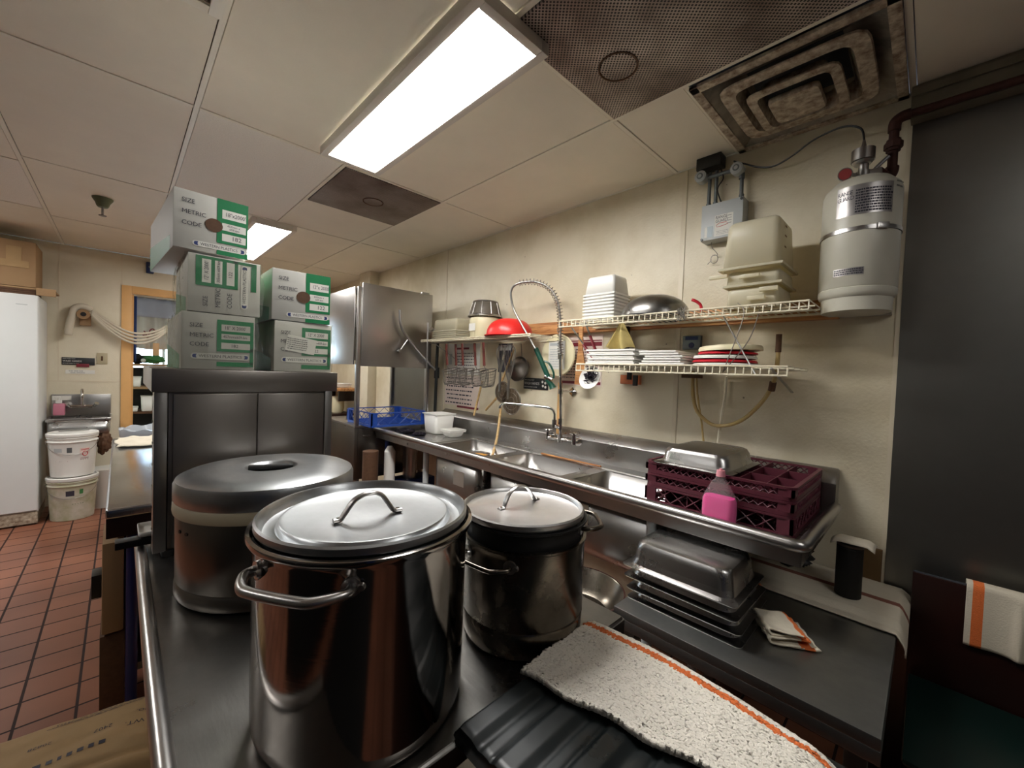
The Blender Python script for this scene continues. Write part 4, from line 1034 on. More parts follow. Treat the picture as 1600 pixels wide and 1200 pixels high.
m = M(); obl(m, [(.0195, .0435, .002), (.0245, .0495, .005), (.0255, .0515, .05), (.0255, .0505, .088), (.0235, .046, .100)], bc); m.build('liquid', 'pink', t)
m = M(); m.cyl((bc[0], bc[1], bc[2]+.168), (bc[0], bc[1], bc[2]+.188), .0145, .0125, 20); m.cyl((bc[0], bc[1], bc[2]+.186), (bc[0], bc[1], bc[2]+.194), .005, n=10); m.build('cap', 'pinkcap', t)
# ================================================================== SHELVES ON THE RIGHT WALL
tag(M().box(1.985, XW, .26, 2.93, 1.655, 1.732, .003).build('wall_board', 'wood'), 'long knotty pine board screwed to the wall behind the wire shelves', 'board')
M_ = None
tag(M().box(1.955, 1.985, 1.145, 1.20, 1.46, 1.70, .002).build('wood_block', 'brownwood'), 'short brown upright board below the pine board, behind the yellow rag', 'board')
def wire_shelf(label, y0, y1, x0, z, lip, cat='shelf', step=.0265, braces=()):
    t = thing('wire_shelf', label, cat, ((x0+2.02)/2, (y0+y1)/2, z-lip))
    m = M()
    for x, zz in ((x0, z), (x0, z-lip), (x0+.10, z-.004), (x0+.20, z-.004), (x0+.30, z-.004), (1.975, z-.004)): m.tube([(x, y0, zz), (x, y1, zz)], .0036, 6)
    m.build('long_wires', 'wirewhite', t)
    m = M(); n = int((y1-y0)/step)
    for i in range(n+1):
        y = y0+(y1-y0)*i/n
        m.tube([(1.975, y, z), (x0, y, z+.0015), (x0-.0025, y, z-lip)], .0023, 5)
    m.build('cross_wires', 'wirewhite', t)
    for k, (a, b) in enumerate(braces):
        m = M(); m.tube([a, b], .006, 8, flat=.5); m.build('brace', 'steel', t)
    return t
wire_shelf('upper ivory wire shelf holding the white tubs, steel bowl and clear bins', .295, 1.365, 1.65, 1.677, .030, braces=[((1.66, .57, 1.655), (1.66, .445, 1.425)), ((2.01, 1.27, 1.69), (1.66, 1.27, 1.66))])
wire_shelf('lower ivory wire shelf holding the white lids and the red lids', .345, 1.245, 1.65, 1.455, .032, braces=[((1.67, .40, 1.45), (2.01, .40, 1.36))])
t = wire_shelf('left wire shelf with the red colander, above the hanging strainers', 1.62, 2.80, 1.70, 1.628, .012, braces=[((1.70, 2.66, 1.62), (2.01, 2.66, 1.45))])
m = M(); m.tube([(1.695, 2.70, 1.40), (1.695, 2.70, 1.76)], .007, 8); m.tube([(1.70, 2.70, 1.70), (1.70, 2.60, 1.70)], .004, 6); m.lathe([(.0, .0), (.02, 0), (.02, .006), (0, .006)], (1.70, 2.66, 1.705), 16, mx=Matrix.Rotation(PI/2, 4, 'X')); m.build('upright', 'steel', t)
tag(M().tube([(1.72, 1.62, 1.602), (1.72, 2.72, 1.602)], .004, 8).build('hanging_rod', 'wire'), 'thin rod under the left wire shelf with utensils hung on it', 'rod')
tag(M().tube(sm([(1.655, .515, 1.69), (1.648, .49, 1.64), (1.655, .545, 1.46), (1.66, .55, 1.44), (1.65, .47, 1.55), (1.652, .44, 1.66)], 5), .002, 6).build('wire_tie', 'wire'), 'thin bent wire joining the two wire shelves near the brace', 'wire')
def scrib(pts, r, mt, label, name='wire', cat='wire'): return tag(M().tube(sm(pts, 5), r, 6).build(name, mt), label, cat)
scrib([(1.64, .72+.02*math.cos(a*2.2), 1.665+.03*math.sin(a*2.9)) for a in range(12)], .0018, 'wire', 'tangle of thin wire on the front lip of the upper wire shelf', 'wire_tangle')
# ---- upper shelf contents
TG = 'stack of white tubs upside down'
z = 1.6785
def updown_tub(name, label, x0, x1, y0, y1, z0, z1, mt, bev, taper, group=None, cat='tub', lip=.006, thick=.003, handles=False):
    """tub lying upside down: wide rim at the bottom"""
    t = thing(name, label, cat, ((x0+x1)/2, (y0+y1)/2, z0), group=group)
    m = M(); m.add(open_box(x0+lip, x1-lip, y0+lip, y1-lip, z0, z1, bev, taper, flip=True)); o = m.build('tub_body', mt, t); solid(o, thick, 1)
    m = M()
    for a in ((x0, x0+lip, y0, y1), (x1-lip, x1, y0, y1), (x0+lip, x1-lip, y0, y0+lip), (x0+lip, x1-lip, y1-lip, y1)): m.box(*a, z0, z0+.010, .0015, 1)
    m.build('rim', mt, t)
    return t
n_ = 9; ords = ['lowest', 'second', 'third', 'fourth', 'fifth', 'sixth', 'seventh', 'eighth', 'topmost']
for k in range(n_):
    z0 = z+k*.0165
    updown_tub('white_tub', '%s white square tub in the upturned stack on the upper wire shelf' % ords[k], 1.75, 1.905, 1.105, 1.295, z0, z0+.0999, 'white', .012, .012, TG)
t = thing('mixing_bowl', 'large upturned dull steel mixing bowl on the upper wire shelf', 'bowl', (1.80, .915, z))
m = M(); R = .152
m.lathe([(R, .0), (R+.004, .002), (R, .005)]+[(R*math.cos(a)**.75, .005+.100*math.sin(a)) for a in [PI/2*k/14 for k in range(1, 14)]]+[(0, .106)], (1.80, .915, z), 64); m.build('bowl_shell', 'bowlst', t)
m = M(); m.tube([(1.80+(R+.001)*math.cos(2*PI*k/48), .915+(R+.001)*math.sin(2*PI*k/48), z+.003) for k in range(48)], .004, 8, closed=True); m.build('rim', 'black', t)
tag(M().tube(sm([(1.68, .655, 1.675), (1.68, .66, 1.70), (1.67, .675, 1.715), (1.668, .69, 1.722)], 4), .006, 8).build('red_handle', 'redlid'), 'short red handle of a utensil poking above the upper wire shelf', 'utensil')
t = updown_tub('clear_bin', 'milky clear plastic bin with clip handles, lying upturned on the upper wire shelf', 1.715, 1.93, .395, .585, z, 1.76, 'tub', .014, .004, 'clear food bins', 'bin', .008)
for (yy, zz) in ((.44, 1.705), (.40, 1.735)):
    M().box(1.70, 1.716, yy, yy+.06, zz, zz+.016, .003).build('clip_handle', 'tub', t)
t = updown_tub('clear_bin', 'second milky clear bin in the pile, its clips sticking out', 1.71, 1.935, .390, .59, 1.762, 1.822, 'tub', .014, .004, 'clear food bins', 'bin', .010)
for (yy, zz) in ((.46, 1.79), (.57, 1.80)): M().box(1.695, 1.711, yy, yy+.07, zz, zz+.014, .003).build('clip_handle', 'tub', t)
t = updown_tub('clear_bin', 'tallest milky clear bin, upturned on top of the pile beside the white cylinder', 1.69, 1.93, .385, .605, 1.826, 2.015, 'tub', .024, .012, 'clear food bins', 'bin', .012)
m = M()
for zz in (1.90, 1.94, 1.975): m.box(1.76, 1.785, .3985, .3990, zz, zz+.006)
m.build('measure_marks', 'cardd', t)
# ---- lower shelf contents
z = 1.4575
for k in range(7):
    zz = z+k*.0105; y1 = 1.215-.006*(k % 3)
    lb = ('lowest', 'second', 'third', 'fourth', 'fifth', 'sixth', 'topmost')[k]+' white square lid in the left stack on the lower wire shelf'
    tag(M().box(1.685+.005*(k % 2), 1.92, .945+.01*(k % 2), y1, zz, zz+.0095, .003).build('square_lid', 'white'), lb, 'lid', 'white lids on the lower wire shelf')
for k, (y0, y1, dz) in enumerate(((.720, .925, 0), (.738, .915, .011), (.735, .905, .022), (.730, .900, .033), (.745, .925, .044), (.760, .93, .055))):
    lb = ('lowest', 'second', 'third', 'fourth', 'fifth', 'topmost')[k]+' white lid in the middle stack, between the square and the red lids'
    tag(M().box(1.69+.004*(k % 2), 1.91, y0, y1, z+dz, z+dz+.0085, .003).build('square_lid', 'white'), lb, 'lid', 'white lids on the lower wire shelf')
def round_lid(label, c, r, z_, mt, cat='lid', h=.012, tilt=0, name='round_cover'):
    mx = Matrix.Rotation(tilt, 4, 'X')
    m = M(); m.lathe([(0, 0), (r-.008, 0), (r, .001), (r, h*.5), (r-.004, h*.8), (r-.03, h), (r-.05, h*.9), (0, h*.9)], (c[0], c[1], z_), 56, mx=mx)
    return tag(m.build(name, mt), label, cat, 'round lids on the lower wire shelf')
round_lid('white round lid at the bottom of the pile of red and white lids', (1.80, .595), .125, z, 'white')
round_lid('lower crimson round lid in the pile on the lower wire shelf', (1.80, .600), .120, z+.014, 'redlid')
round_lid('white round lid between the two crimson lids', (1.80, .600), .118, z+.029, 'white', h=.016)
round_lid('upper crimson round lid in the pile on the lower wire shelf', (1.80, .590), .110, z+.047, 'redlid')
round_lid('ivory round lid on top of the crimson lids, slightly domed', (1.80, .580), .117, z+.061, 'ivory', h=.024, tilt=R_(-2))
# hanging under / between the shelves
def cloth_sheet(name, label, cat, fn, nu, nv, mt, th=.002, parent=None):
    m = M(); m.grid(fn, nu, nv); o = m.build(name, mt, parent, ang=180); solid(o, th, 0)
    if label: tag(o, label, cat)
    return o
cloth_sheet('hanging_rag', 'crumpled yellow rag hanging from the upper wire shelf', 'rag',
    lambda u, v: Vector((1.80+.03*math.sin(u*9+v*2)*v, 1.088+(u-.5)*(.02+.115*v**.8), 1.668-.128*v+.008*math.sin(u*14)*v)), 24, 20, 'glove')
# scoop with dark scouring coils
t = thing('scrubber_holder', 'small round white dish of dark scouring coils, hanging at the lower shelf end', 'dish', (1.70, 1.19, 1.335))
mx = Matrix.Rotation(R_(-70), 4, 'Y')
m = M(); m.lathe([(0, 0), (.045, .002), (.058, .010), (.061, .016), (.057, .014), (.044, .008), (0, .006)], (1.705, 1.19, 1.385), 36, mx=mx); m.build('dish_body', 'white', t)
m = M()
for k in range(46):
    a = random.uniform(0, 2*PI); q = random.uniform(0, .033); c = Vector((1.690+random.uniform(-.008, .006), 1.185+q*math.cos(a), 1.398+q*1.15*math.sin(a))); rr = random.uniform(.006, .011)
    u_ = Vector((random.uniform(-1, 1), random.uniform(-1, 1), random.uniform(-1, 1))).normalized(); v_ = u_.orthogonal().normalized(); w_ = u_.cross(v_)
    m.tube([c+(v_*math.cos(b)+w_*math.sin(b))*rr for b in [2*PI*i/8 for i in range(8)]], .0022, 4, closed=True)
m.build('scouring_coils', 'scour', t)
t = thing('wooden_spatula', 'flat wooden paddle hanging left of the wire shelves', 'spatula', (1.94, 1.44, 1.34))
m = M(); m.prism([(1.425, 1.69), (1.45, 1.69), (1.452, 1.55), (1.462, 1.47), (1.468, 1.345), (1.400, 1.342), (1.402, 1.47), (1.420, 1.55)], 'x', 1.935, 1.943); m.build('paddle', 'wood', t)
m = M(); m.tube(sm([(1.938, 1.437, 1.682), (1.93, 1.437, 1.715), (1.945, 1.437, 1.70)], 4), .002, 6); m.build('hook', 'wire', t)
t = thing('tongs', 'steel tongs with dark red grips hanging from the upper wire shelf', 'tongs', (1.72, 1.19, 1.50))
m = M(); m.tube([(1.70, 1.32, 1.645), (1.70, 1.165, 1.47)], .008, 8, flat=.4); m.tube([(1.71, 1.245, 1.67), (1.71, 1.15, 1.48)], .008, 8, flat=.4); m.build('arms', 'steel', t)
m = M(); m.tube([(1.699, 1.24, 1.555), (1.699, 1.17, 1.475)], .011, 8, flat=.5); m.tube([(1.709, 1.21, 1.60), (1.709, 1.155, 1.49)], .011, 8, flat=.5); m.build('grips', 'maroon', t)
for k, (a, lb) in enumerate(((1.105, 'small black switch lever under the lower wire shelf'), (1.07, 'second black lever under the lower wire shelf, lower one'))):
    tag(M().box(1.92, 1.935, a-.012, a+.012, 1.385-.03*k, 1.43-.02*k, .003).build('black_clip', 'rubber'), lb, 'clip')
# round white lid hanging in front of the notices
t = thing('hanging_tub_lid', 'big round milky lid with a paper label hanging behind the faucet spring', 'lid', (1.93, 1.60, 1.385))
mx = Matrix.Rotation(R_(-90), 4, 'Y')
m = M(); m.lathe([(0, .004), (.105, .004), (.112, .0), (.128, .002), (.131, .008), (.126, .014), (.112, .010), (.105, .012), (0, .012)], (1.945, 1.605, 1.517), 64, mx=mx); m.build('lid_disc', 'ivory', t)
m = M(); plate(m, (1.931, 1.675, 1.43), (0, -1, 0), (0, 0, 1), .13, .175); s_ = m.build('label', 'paper', t)
m = M(); scribble(m, (1.930, 1.665, 1.44), (0, -1, 0), (0, 0, 1), .11, .12, 8, .35); plate(m, (1.930, 1.665, 1.575), (0, -1, 0), (0, 0, 1), .105, .018); m.build('print', 'greybox', s_)
m = M(); m.tube(sm([(1.935, 1.60, 1.648), (1.94, 1.62, 1.68), (1.96, 1.60, 1.70), (1.94, 1.585, 1.67)], 4), .002, 6); m.build('hook', 'wire', t)
# notices on the wall
def notice(label, y0, y1, z0, z1, mt, bars=(), rows=0, ink='ink', x=2.0235, rowbox=None, cat='notice', big=False):
    t = thing('wall_notice', label, cat, (x, (y0+y1)/2, z0))
    M().box(x-.0015, x+.001, y0, y1, z0, z1).build('sheet', mt, t)
    for (a, b, c, d, mm) in bars:
        m = M(); plate(m, (x-.0018, b, c), (0, -1, 0), (0, 0, 1), b-a, d-c); m.build('colour_bar', mm, t)
    if rows:
        a, b, c, d = rowbox or (y0, y1, z0, z1)
        m = M(); scribble(m, (x-.0022, b-.01, c+.005), (0, -1, 0), (0, 0, 1), b-a-.02, d-c-.01, rows, .3 if not big else .2); m.build('print', ink, t)
    return t
notice('white and maroon notice on the wall behind the hanging round lid', 1.34, 1.66, 1.335, 1.645, 'paperp', [(1.345, 1.655, 1.575, 1.60, 'maroon'), (1.345, 1.655, 1.605, 1.612, 'maroon'), (1.345, 1.655, 1.345, 1.362, 'maroon')], 11, rowbox=(1.35, 1.65, 1.37, 1.57))
notice('pale notice with large dark handwriting on the wall under the strainers', 2.45, 2.92, 1.11, 1.36, 'paperp', [(2.46, 2.74, 1.095, 1.112, 'maroon')], 7, ink='ink')
notice('white notice with a maroon heading behind the strainer handles', 2.46, 2.90, 1.37, 1.63, 'paper', [(2.60, 2.80, 1.575, 1.59, 'maroon'), (2.83, 2.87, 1.45, 1.54, 'greybox')], 7, rowbox=(2.47, 2.80, 1.38, 1.56))
notice('dark grey flyer on the wall behind the whisk', 2.10, 2.245, 1.40, 1.61, 'ink', [(2.18, 2.20, 1.49, 1.53, 'ivory'), (2.11, 2.24, 1.56, 1.60, 'greybox')], 0)
t = thing('wash_hands_sign', 'black wash hands sign on the wall left of the green spray handle', 'sign', (2.02, 1.86, 1.29))
M().box(2.019, 2.0245, 1.748, 1.970, 1.292, 1.368, .002).build('sign_plate', 'signb', t)
m = M(); text('EMPLOYEES MUST', .0135, (2.0185, 1.962, 1.354), (0, -1, 0), (0, 0, 1), .85, m); text('WASH HANDS', .026, (2.0185, 1.962, 1.331), (0, -1, 0), (0, 0, 1), .82, m); text('BEFORE RETURNING TO WORK', .0105, (2.0185, 1.962, 1.307), (0, -1, 0), (0, 0, 1), .8, m)
for (yy, zz) in ((1.795, 1.345), (1.77, 1.338), (1.79, 1.318), (1.768, 1.312)): m.lathe([(0, 0), (.009, 0)], (2.0184, yy, zz), 12, mx=Matrix.Rotation(R_(-90), 4, 'Y'))
m.build('lettering', 'white', t)
t = thing('switch_box', 'grey outlet box on the wall above the red lids', 'outlet', (2.01, .82, 1.54)); M().box(2.0, XW, .778, .864, 1.545, 1.612, .003).build('cover', 'outlet', t)
m = M(); m.lathe([(0, .002), (.012, .002), (.014, 0)], (2.0, .82, 1.565), 18, mx=Matrix.Rotation(R_(-90), 4, 'Y')); m.box(1.997, 2.0, .79, .85, 1.59, 1.607); m.build('knob', 'bluepost', t)
# hoses
t = thing('hose', 'yellowed clear hose looping on the wall beneath the lower wire shelf', 'hose', (1.98, .62, 1.19))
m = M(); m.tube(sm([(1.985, .80, 1.44), (1.985, .795, 1.33), (1.975, .768, 1.25), (1.965, .70, 1.197), (1.96, .63, 1.198), (1.955, .56, 1.235), (1.945, .495, 1.31), (1.925, .455, 1.38), (1.90, .435, 1.45), (1.89, .43, 1.56)], 7), .0082, 10); m.build('tube', 'hose', t)
m = M(); m.tube([(1.893, .431, 1.52), (1.889, .43, 1.592)], .0105, 10); m.tube([(1.925, .455, 1.365), (1.915, .448, 1.40)], .013, 10); m.box(1.96, 1.99, .755, .845, 1.405, 1.43, .002); m.build('tape', 'cardd', t)
scrib([(1.975, .78, 1.43), (1.975, .77, 1.33), (1.975, .745, 1.20), (1.98, .735, 1.12), (1.985, .73, 1.08)], .0045, 'hose', 'thinner clear hose running down behind the looping hose', 'hose', 'hose')
scrib([(1.99, .652, 1.415), (1.99, .652, 1.33), (1.985, .660, 1.25), (1.985, .668, 1.14), (1.985, .672, 1.085)], .0062, 'wirewhite', 'straight ivory tube running down the wall to the upturned pan', 'tube', 'tube')
# ---- left shelf contents
z = 1.6305
for k in range(5):
    updown_tub('white_tub', ('lowest', 'second', 'third', 'fourth', 'topmost')[k]+' of the milky tubs stacked at the left end of the left wire shelf', 1.76, 1.95, 2.43, 2.74, z+k*.0155, z+k*.0155+.055+(.04 if k == 4 else 0), 'tub', .014, .008, 'milky tubs on the left shelf')
t = thing('ivory_bucket', 'ivory plastic bucket on the left wire shelf, a steel strainer upturned on it', 'bucket', (1.86, 2.22, z))
m = M(); m.lathe([(0, 0), (.098, 0), (.102, .006), (.108, .10), (.110, .13), (.104, .145), (.085, .15), (0, .15)], (1.86, 2.22, z), 44); m.build('bucket_body', 'ivory', t)
m = M(); plate(m, (1.748, 2.26, z+.05), (0, -1, 0), (0, 0, 1), .07, .05); m.build('label', 'paper', t)
t = thing('wire_strainer', 'upturned steel basket strainer on top of the ivory bucket', 'strainer', (1.86, 2.22, z+.152))
m = M(); m.lathe([(.118, 0), (.124, .002), (.12, .012), (.112, .016)], (1.86, 2.22, z+.152), 48); m.lathe([(.088, .10), (.093, .104), (.088, .112), (.08, .112)], (1.86, 2.22, z+.152), 48); m.build('rims', 'steel', t)
m = M(); m.lathe([(.116, .01), (.110, .03), (.102, .06), (.09, .10), (.08, .11), (.04, .112), (0, .112)], (1.86, 2.22, z+.152), 40); m.build('mesh_body', clear_plastic('wire_gauze', (120, 112, 100), .6, .4), t)
m = M()
for k in range(10): a = 2*PI*k/10; m.tube([(1.86+.117*math.cos(a), 2.22+.117*math.sin(a), z+.160), (1.86+.089*math.cos(a), 2.22+.089*math.sin(a), z+.258)], .0025, 6)
m.build('ribs', 'steel', t)
t = thing('colander', 'bright red round plastic colander upturned on the left wire shelf', 'colander', (1.80, 1.90, z))
m = M(); R = .150
m.lathe([(R+.012, 0), (R+.012, .004), (R, .006)]+[(R*math.cos(a)**.7, .006+.108*math.sin(a)) for a in [PI/2*k/14 for k in range(1, 14)]]+[(0, .115)], (1.80, 1.90, z), 64); m.build('colander_bowl', 'red', t)
m = M()
for rr, zz, n in ((.143, .045, 30), (.128, .07, 26), (.105, .089, 20), (.07, .105, 14)):
    for k in range(n): a = 2*PI*k/n; m.lathe([(0, .0008), (.003, .0006)], (1.80+(rr+.003)*math.cos(a), 1.90+(rr+.003)*math.sin(a), z+zz), 6)
m.build('holes', 'redlid', t)['kind'] = 'stuff'
# noodle strainers hanging
for k, (yy, dx) in enumerate(((2.60, 0), (2.53, .035), (2.40, .0), (2.28, .02), (2.16, .0))):
    lb = ('leftmost', 'second', 'middle', 'fourth', 'rightmost')[k]+' of the five hanging wire noodle strainers with brown grips'
    t = thing('noodle_strainer', lb, 'strainer', (1.80+dx, yy, 1.29), group='hanging noodle strainers')
    X = 1.80+dx
    m = M(); m.tube([(X, yy+.0, 1.600), (X, yy-.02, 1.44)], .0115, 8, flat=.6); m.build('grip', 'handle', t)
    m = M(); m.tube(sm([(X, yy-.02, 1.45), (X+.0, yy-.03, 1.42), (X-.0, yy-.06, 1.408)], 4), .003, 6)
    m.tube([(X+.056*math.cos(2*PI*q/32), yy-.06+.060*math.sin(2*PI*q/32), 1.405+.30*.056*math.cos(2*PI*q/32)) for q in range(32)], .0032, 6, closed=True)
    for q in range(4): a = PI/4+PI/2*q; m.tube(sm([(X+.055*math.cos(a), yy-.06+.058*math.sin(a), 1.404+.3*.055*math.cos(a)), (X+.048*math.cos(a), yy-.06+.05*math.sin(a), 1.34), (X+.038*math.cos(a), yy-.06+.04*math.sin(a), 1.302), (X, yy-.06, 1.297)], 3), .0018, 6)
    m.build('rim_and_ribs', 'wire', t)
    m = M(); m.lathe([(.055, 0), (.053, -.02), (.051, -.04), (.049, -.06), (.047, -.08), (.040, -.102), (.02, -.106), (0, -.108)], (X, yy-.06, 1.405), 26, mx=Matrix(((1, 0, 0, 0), (0, 1, 0, 0), (.30, 0, 1, 0), (0, 0, 0, 1)))); wiref(m.build('wire_basket', 'wire', t), .0017)
# whisks and ladles hanging right of them
def whisk(label, x, y, zt, zb, w_, g='hanging whisks'):
    t = thing('whisk', label, 'whisk', (x, y, zb-.0), group=g)
    m = M()
    for k in range(5):
        a = PI*k/5
        for s_ in (1,):
            m.tube(sm([(x, y, zb+.10), (x+w_*.6*math.cos(a), y+w_*.6*math.sin(a), zb+.20), (x+w_*math.cos(a), y+w_*math.sin(a), zt-.06), (x+w_*.6*math.cos(a), y+w_*.6*math.sin(a), zt-.015), (x, y, zt), (x-w_*.6*math.cos(a), y-w_*.6*math.sin(a), zt-.015), (x-w_*math.cos(a), y-w_*math.sin(a), zt-.06), (x-w_*.6*math.cos(a), y-w_*.6*math.sin(a), zb+.20), (x, y, zb+.10)], 3), .0017, 5)
    m.build('wires', 'steel', t)
    m = M(); m.tube([(x, y, zb+.12), (x, y, zb)], .0085, 10); m.build('handle', 'steel', t)
whisk('large wire whisk hanging head up under the left wire shelf', 1.86, 1.955, 1.59, 1.22, .042)
whisk('second wire whisk hanging beside the first, nearer the dark flyer', 1.84, 2.02, 1.585, 1.27, .032)
t = thing('ladle', 'round steel ladle hanging behind the whisks', 'ladle', (1.95, 1.97, 1.34))
m = M(); m.lathe([(0, 0), (.05, .004), (.075, .02), (.085, .045), (.087, .045), (.078, .018), (.05, .0), (0, -.004)], (1.985, 1.95, 1.42), 36, mx=Matrix.Rotation(R_(-80), 4, 'Y')); m.tube([(1.98, 1.955, 1.49), (1.97, 1.96, 1.60)], .004, 6, flat=.5); m.build('ladle_bowl', 'wire', t)
def skimmer(label, c, r, p1, stick):
    t = thing('wire_skimmer', label, 'skimmer', c, group='bamboo handled wire skimmers')
    m = M()
    for rr in (r, r*.66, r*.33): m.tube([(c[0], c[1]+rr*math.cos(2*PI*q/32), c[2]+rr*math.sin(2*PI*q/32)) for q in range(32)], .0034 if rr == r else .0018, 6, closed=True)
    for k in range(7):
        d = -r+2*r*(k+.5)/7; h = math.sqrt(r*r-d*d)
        m.tube([(c[0], c[1]+d, c[2]-h), (c[0], c[1]+d, c[2]+h)], .0009, 4); 
    m.build('wire_disc', 'wire', t)
    m = M(); m.lathe([(0, 0), (r-.002, 0)], c, 32, mx=Matrix.Rotation(R_(-90), 4, 'Y')); m.build('gauze', clear_plastic('skimmer_gauze', (120, 106, 90), .3, .5), t)
    m = M(); m.tube([p1[0], p1[1]], .008, 8); m.build('stick', stick, t)
skimmer('smaller wire skimmer hanging with its bamboo stick pointing down, left one', (1.90, 2.055, 1.262), .072, ((1.90, 2.11, 1.22), (1.93, 2.26, 1.12)), 'woodz')
skimmer('larger wire skimmer hanging below and right of the smaller one', (1.90, 1.965, 1.205), .088, ((1.92, 2.13, 1.25), (1.97, 2.03, 1.56)), 'woodz')
tag(M().tube([(1.92, 2.30, 1.33), (1.90, 2.36, 1.07)], .008, 8).build('bamboo_stick', 'woodz'), 'thin bamboo stick hanging down against the wall notice', 'stick')
tag(M().box(1.955, 1.972, 1.585, 1.61, 1.03, 1.35, .002).build('wooden_board', 'frame'), 'orange wooden slat behind the faucet, running down to the sink', 'slat')
tag(M().box(1.995, 2.012, 1.08, 1.20, 1.36, 1.41, .003).build('wall_hook', 'peel'), 'small orange-brown block on the wall below the lower wire shelf', 'block')

# ================================================================== FIRE SUPPRESSION
t = thing('suppression_cylinder', 'big white fire suppression cylinder strapped to the wall at upper right', 'cylinder', (1.875, .200, 1.655))
c = (1.875, .200)
m = M(); R = .1085
m.lathe([(0, .0), (R-.012, 0), (R-.010, .045), (R-.004, .05), (R, .06), (R, .075), (R-.003, .078), (R, .082), (R, .40), (R-.002, .406), (R, .412), (R-.006, .43), (R-.03, .455), (R-.06, .467), (0, .47)], (c[0], c[1], 1.655), 72); m.build('cylinder_body', 'tank', t)
m = M(); m.lathe([(R+.0005, .262), (R+.0025, .263), (R+.0025, .276), (R+.0005, .277)], (c[0], c[1], 1.655), 72)
a = R_(-148+5); m.box(-.016, .016, -.006, .006, -.010, .010, .002, mx=Matrix.Translation((c[0]+(R+.004)*math.cos(a), c[1]+(R+.004)*math.sin(a), 1.655+.27)) @ Matrix.Rotation(a+PI/2, 4, 'Z')); m.build('strap', 'steel', t)
m = M(); m.box(1.975, 2.025, .14, .26, 1.90, 1.96, .002); m.box(1.98, 2.025, .11, .29, 1.66, 1.69); m.build('wall_bracket', 'steel', t)
m = M(); a0, a1 = R_(150), R_(232)
m.lathe([(R+.0008, .315), (R+.0008, .415)], (c[0], c[1], 1.655), 24, a0=a0, a1=a1); m.lathe([(R+.0008, .115), (R+.0008, .140)], (c[0], c[1], 1.655), 10, a0=R_(150), a1=R_(195)); s_ = m.build('labels', 'tanklabel', t)
def curved_print(rows, za, zb, a_, b_, fill, parent, mt, th=.3):
    m = M()
    for r in range(rows):
        zz = zb-(zb-za)*(r+.5)/rows; hh = (zb-za)/rows*th; q = a_
        while q < a_+(b_-a_)*fill:
            l = random.uniform(.02, .09)*(b_-a_); n = 2
            pts = [(c[0]+(R+.0014)*math.cos(q+l*i/n), c[1]+(R+.0014)*math.sin(q+l*i/n)) for i in range(n+1)]
            for p, p2 in zip(pts[:-1], pts[1:]): m.poly([(p[0], p[1], 1.655+zz-hh), (p2[0], p2[1], 1.655+zz-hh), (p2[0], p2[1], 1.655+zz+hh), (p[0], p[1], 1.655+zz+hh)], [(0, 1, 2, 3)])
            q += l+.012
    m.build('print', mt, parent)
curved_print(9, .320, .400, R_(178), R_(230), .95, s_, 'ink'); curved_print(3, .117, .138, R_(152), R_(193), 1, s_, 'ink')
m = M(); ang0 = 151
for row, wd in ((.392, 'RANGE'), (.374, 'GUARD')):
    for k, ch in enumerate(wd):
        a = R_(ang0+4.8*k); d = Vector((math.cos(a), math.sin(a), 0)); ux = Vector((-math.sin(a), math.cos(a), 0))
        m.add(text_mesh(ch, .020, face_mx(Vector((c[0], c[1], 1.655+row))+d*(R+.0015), ux, (0, 0, 1)), .8))
m.build('brand_lettering', 'ink', s_)
curved_print(2, .395, .425, R_(238), R_(256), 1, t, 'greasyd', .18)
m = M(); zt = 2.12
m.cyl((c[0], c[1], zt), (c[0], c[1], zt+.03), .022, n=20); m.cyl((c[0], c[1], zt+.03), (c[0], c[1], zt+.06), .015, n=16); m.cyl((c[0]-.004, c[1]+.002, zt+.055), (c[0]-.004, c[1]+.002, zt+.064), .024, .030, 24); m.cyl((c[0]-.004, c[1]+.002, zt+.066), (c[0]-.004, c[1]+.002, zt+.105), .033, n=32)
m.cyl((c[0]-.004, c[1]+.002, zt+.105), (c[0]-.002, c[1]+.002, zt+.14), .010, .004, 12)
m.box(c[0]-.01, c[0]+.03, c[1]-.05, c[1]-.01, zt+.01, zt+.03, .003); m.cyl((c[0], c[1]-.03, zt+.03), (c[0]+.005, c[1]-.065, zt+.065), .006, n=8); m.build('valve', 'steel', t)
m = M(); g0 = Vector((c[0]-.035, c[1]+.045, zt+.022)); dg = Vector((-.8, -.1, -.15)).normalized()
m.cyl(g0-dg*.01, g0+dg*.012, .021, n=28); m.cyl((c[0], c[1], zt+.02), g0, .006, n=8); gg = m.build('pressure_gauge', 'steel', t)
m = M(); m.cyl(g0+dg*.0122, g0+dg*.0135, .018, n=28); m.build('gauge_face', 'gauge', gg)
t = thing('pipe', 'rusty brown iron pipe rising from the white cylinder and running right along the beam', 'pipe', (1.94, .13, 2.14))
m = M(); m.tube(sm([(1.895, .165, 2.145), (1.93, .145, 2.135), (1.945, .132, 2.15), (1.948, .130, 2.17)], 5), .019, 14); m.cyl((1.948, .130, 2.16), (1.948, .130, 2.30), .014, n=14); m.cyl((1.948, .130, 2.235), (1.948, .130, 2.255), .026, n=8); m.cyl((1.948, .130, 2.225), (1.948, .130, 2.265), .020, n=14)
m.tube(sm([(1.948, .130, 2.295), (1.948, .128, 2.325), (1.948, .112, 2.338), (1.948, .09, 2.340)], 5), .018, 14); m.build('fittings', 'rust', t)
m = M(); m.tube([(1.948, .10, 2.340), (1.948, -1.6, 2.340)], .0125, 14); m.build('pipe_run', 'rust', t)
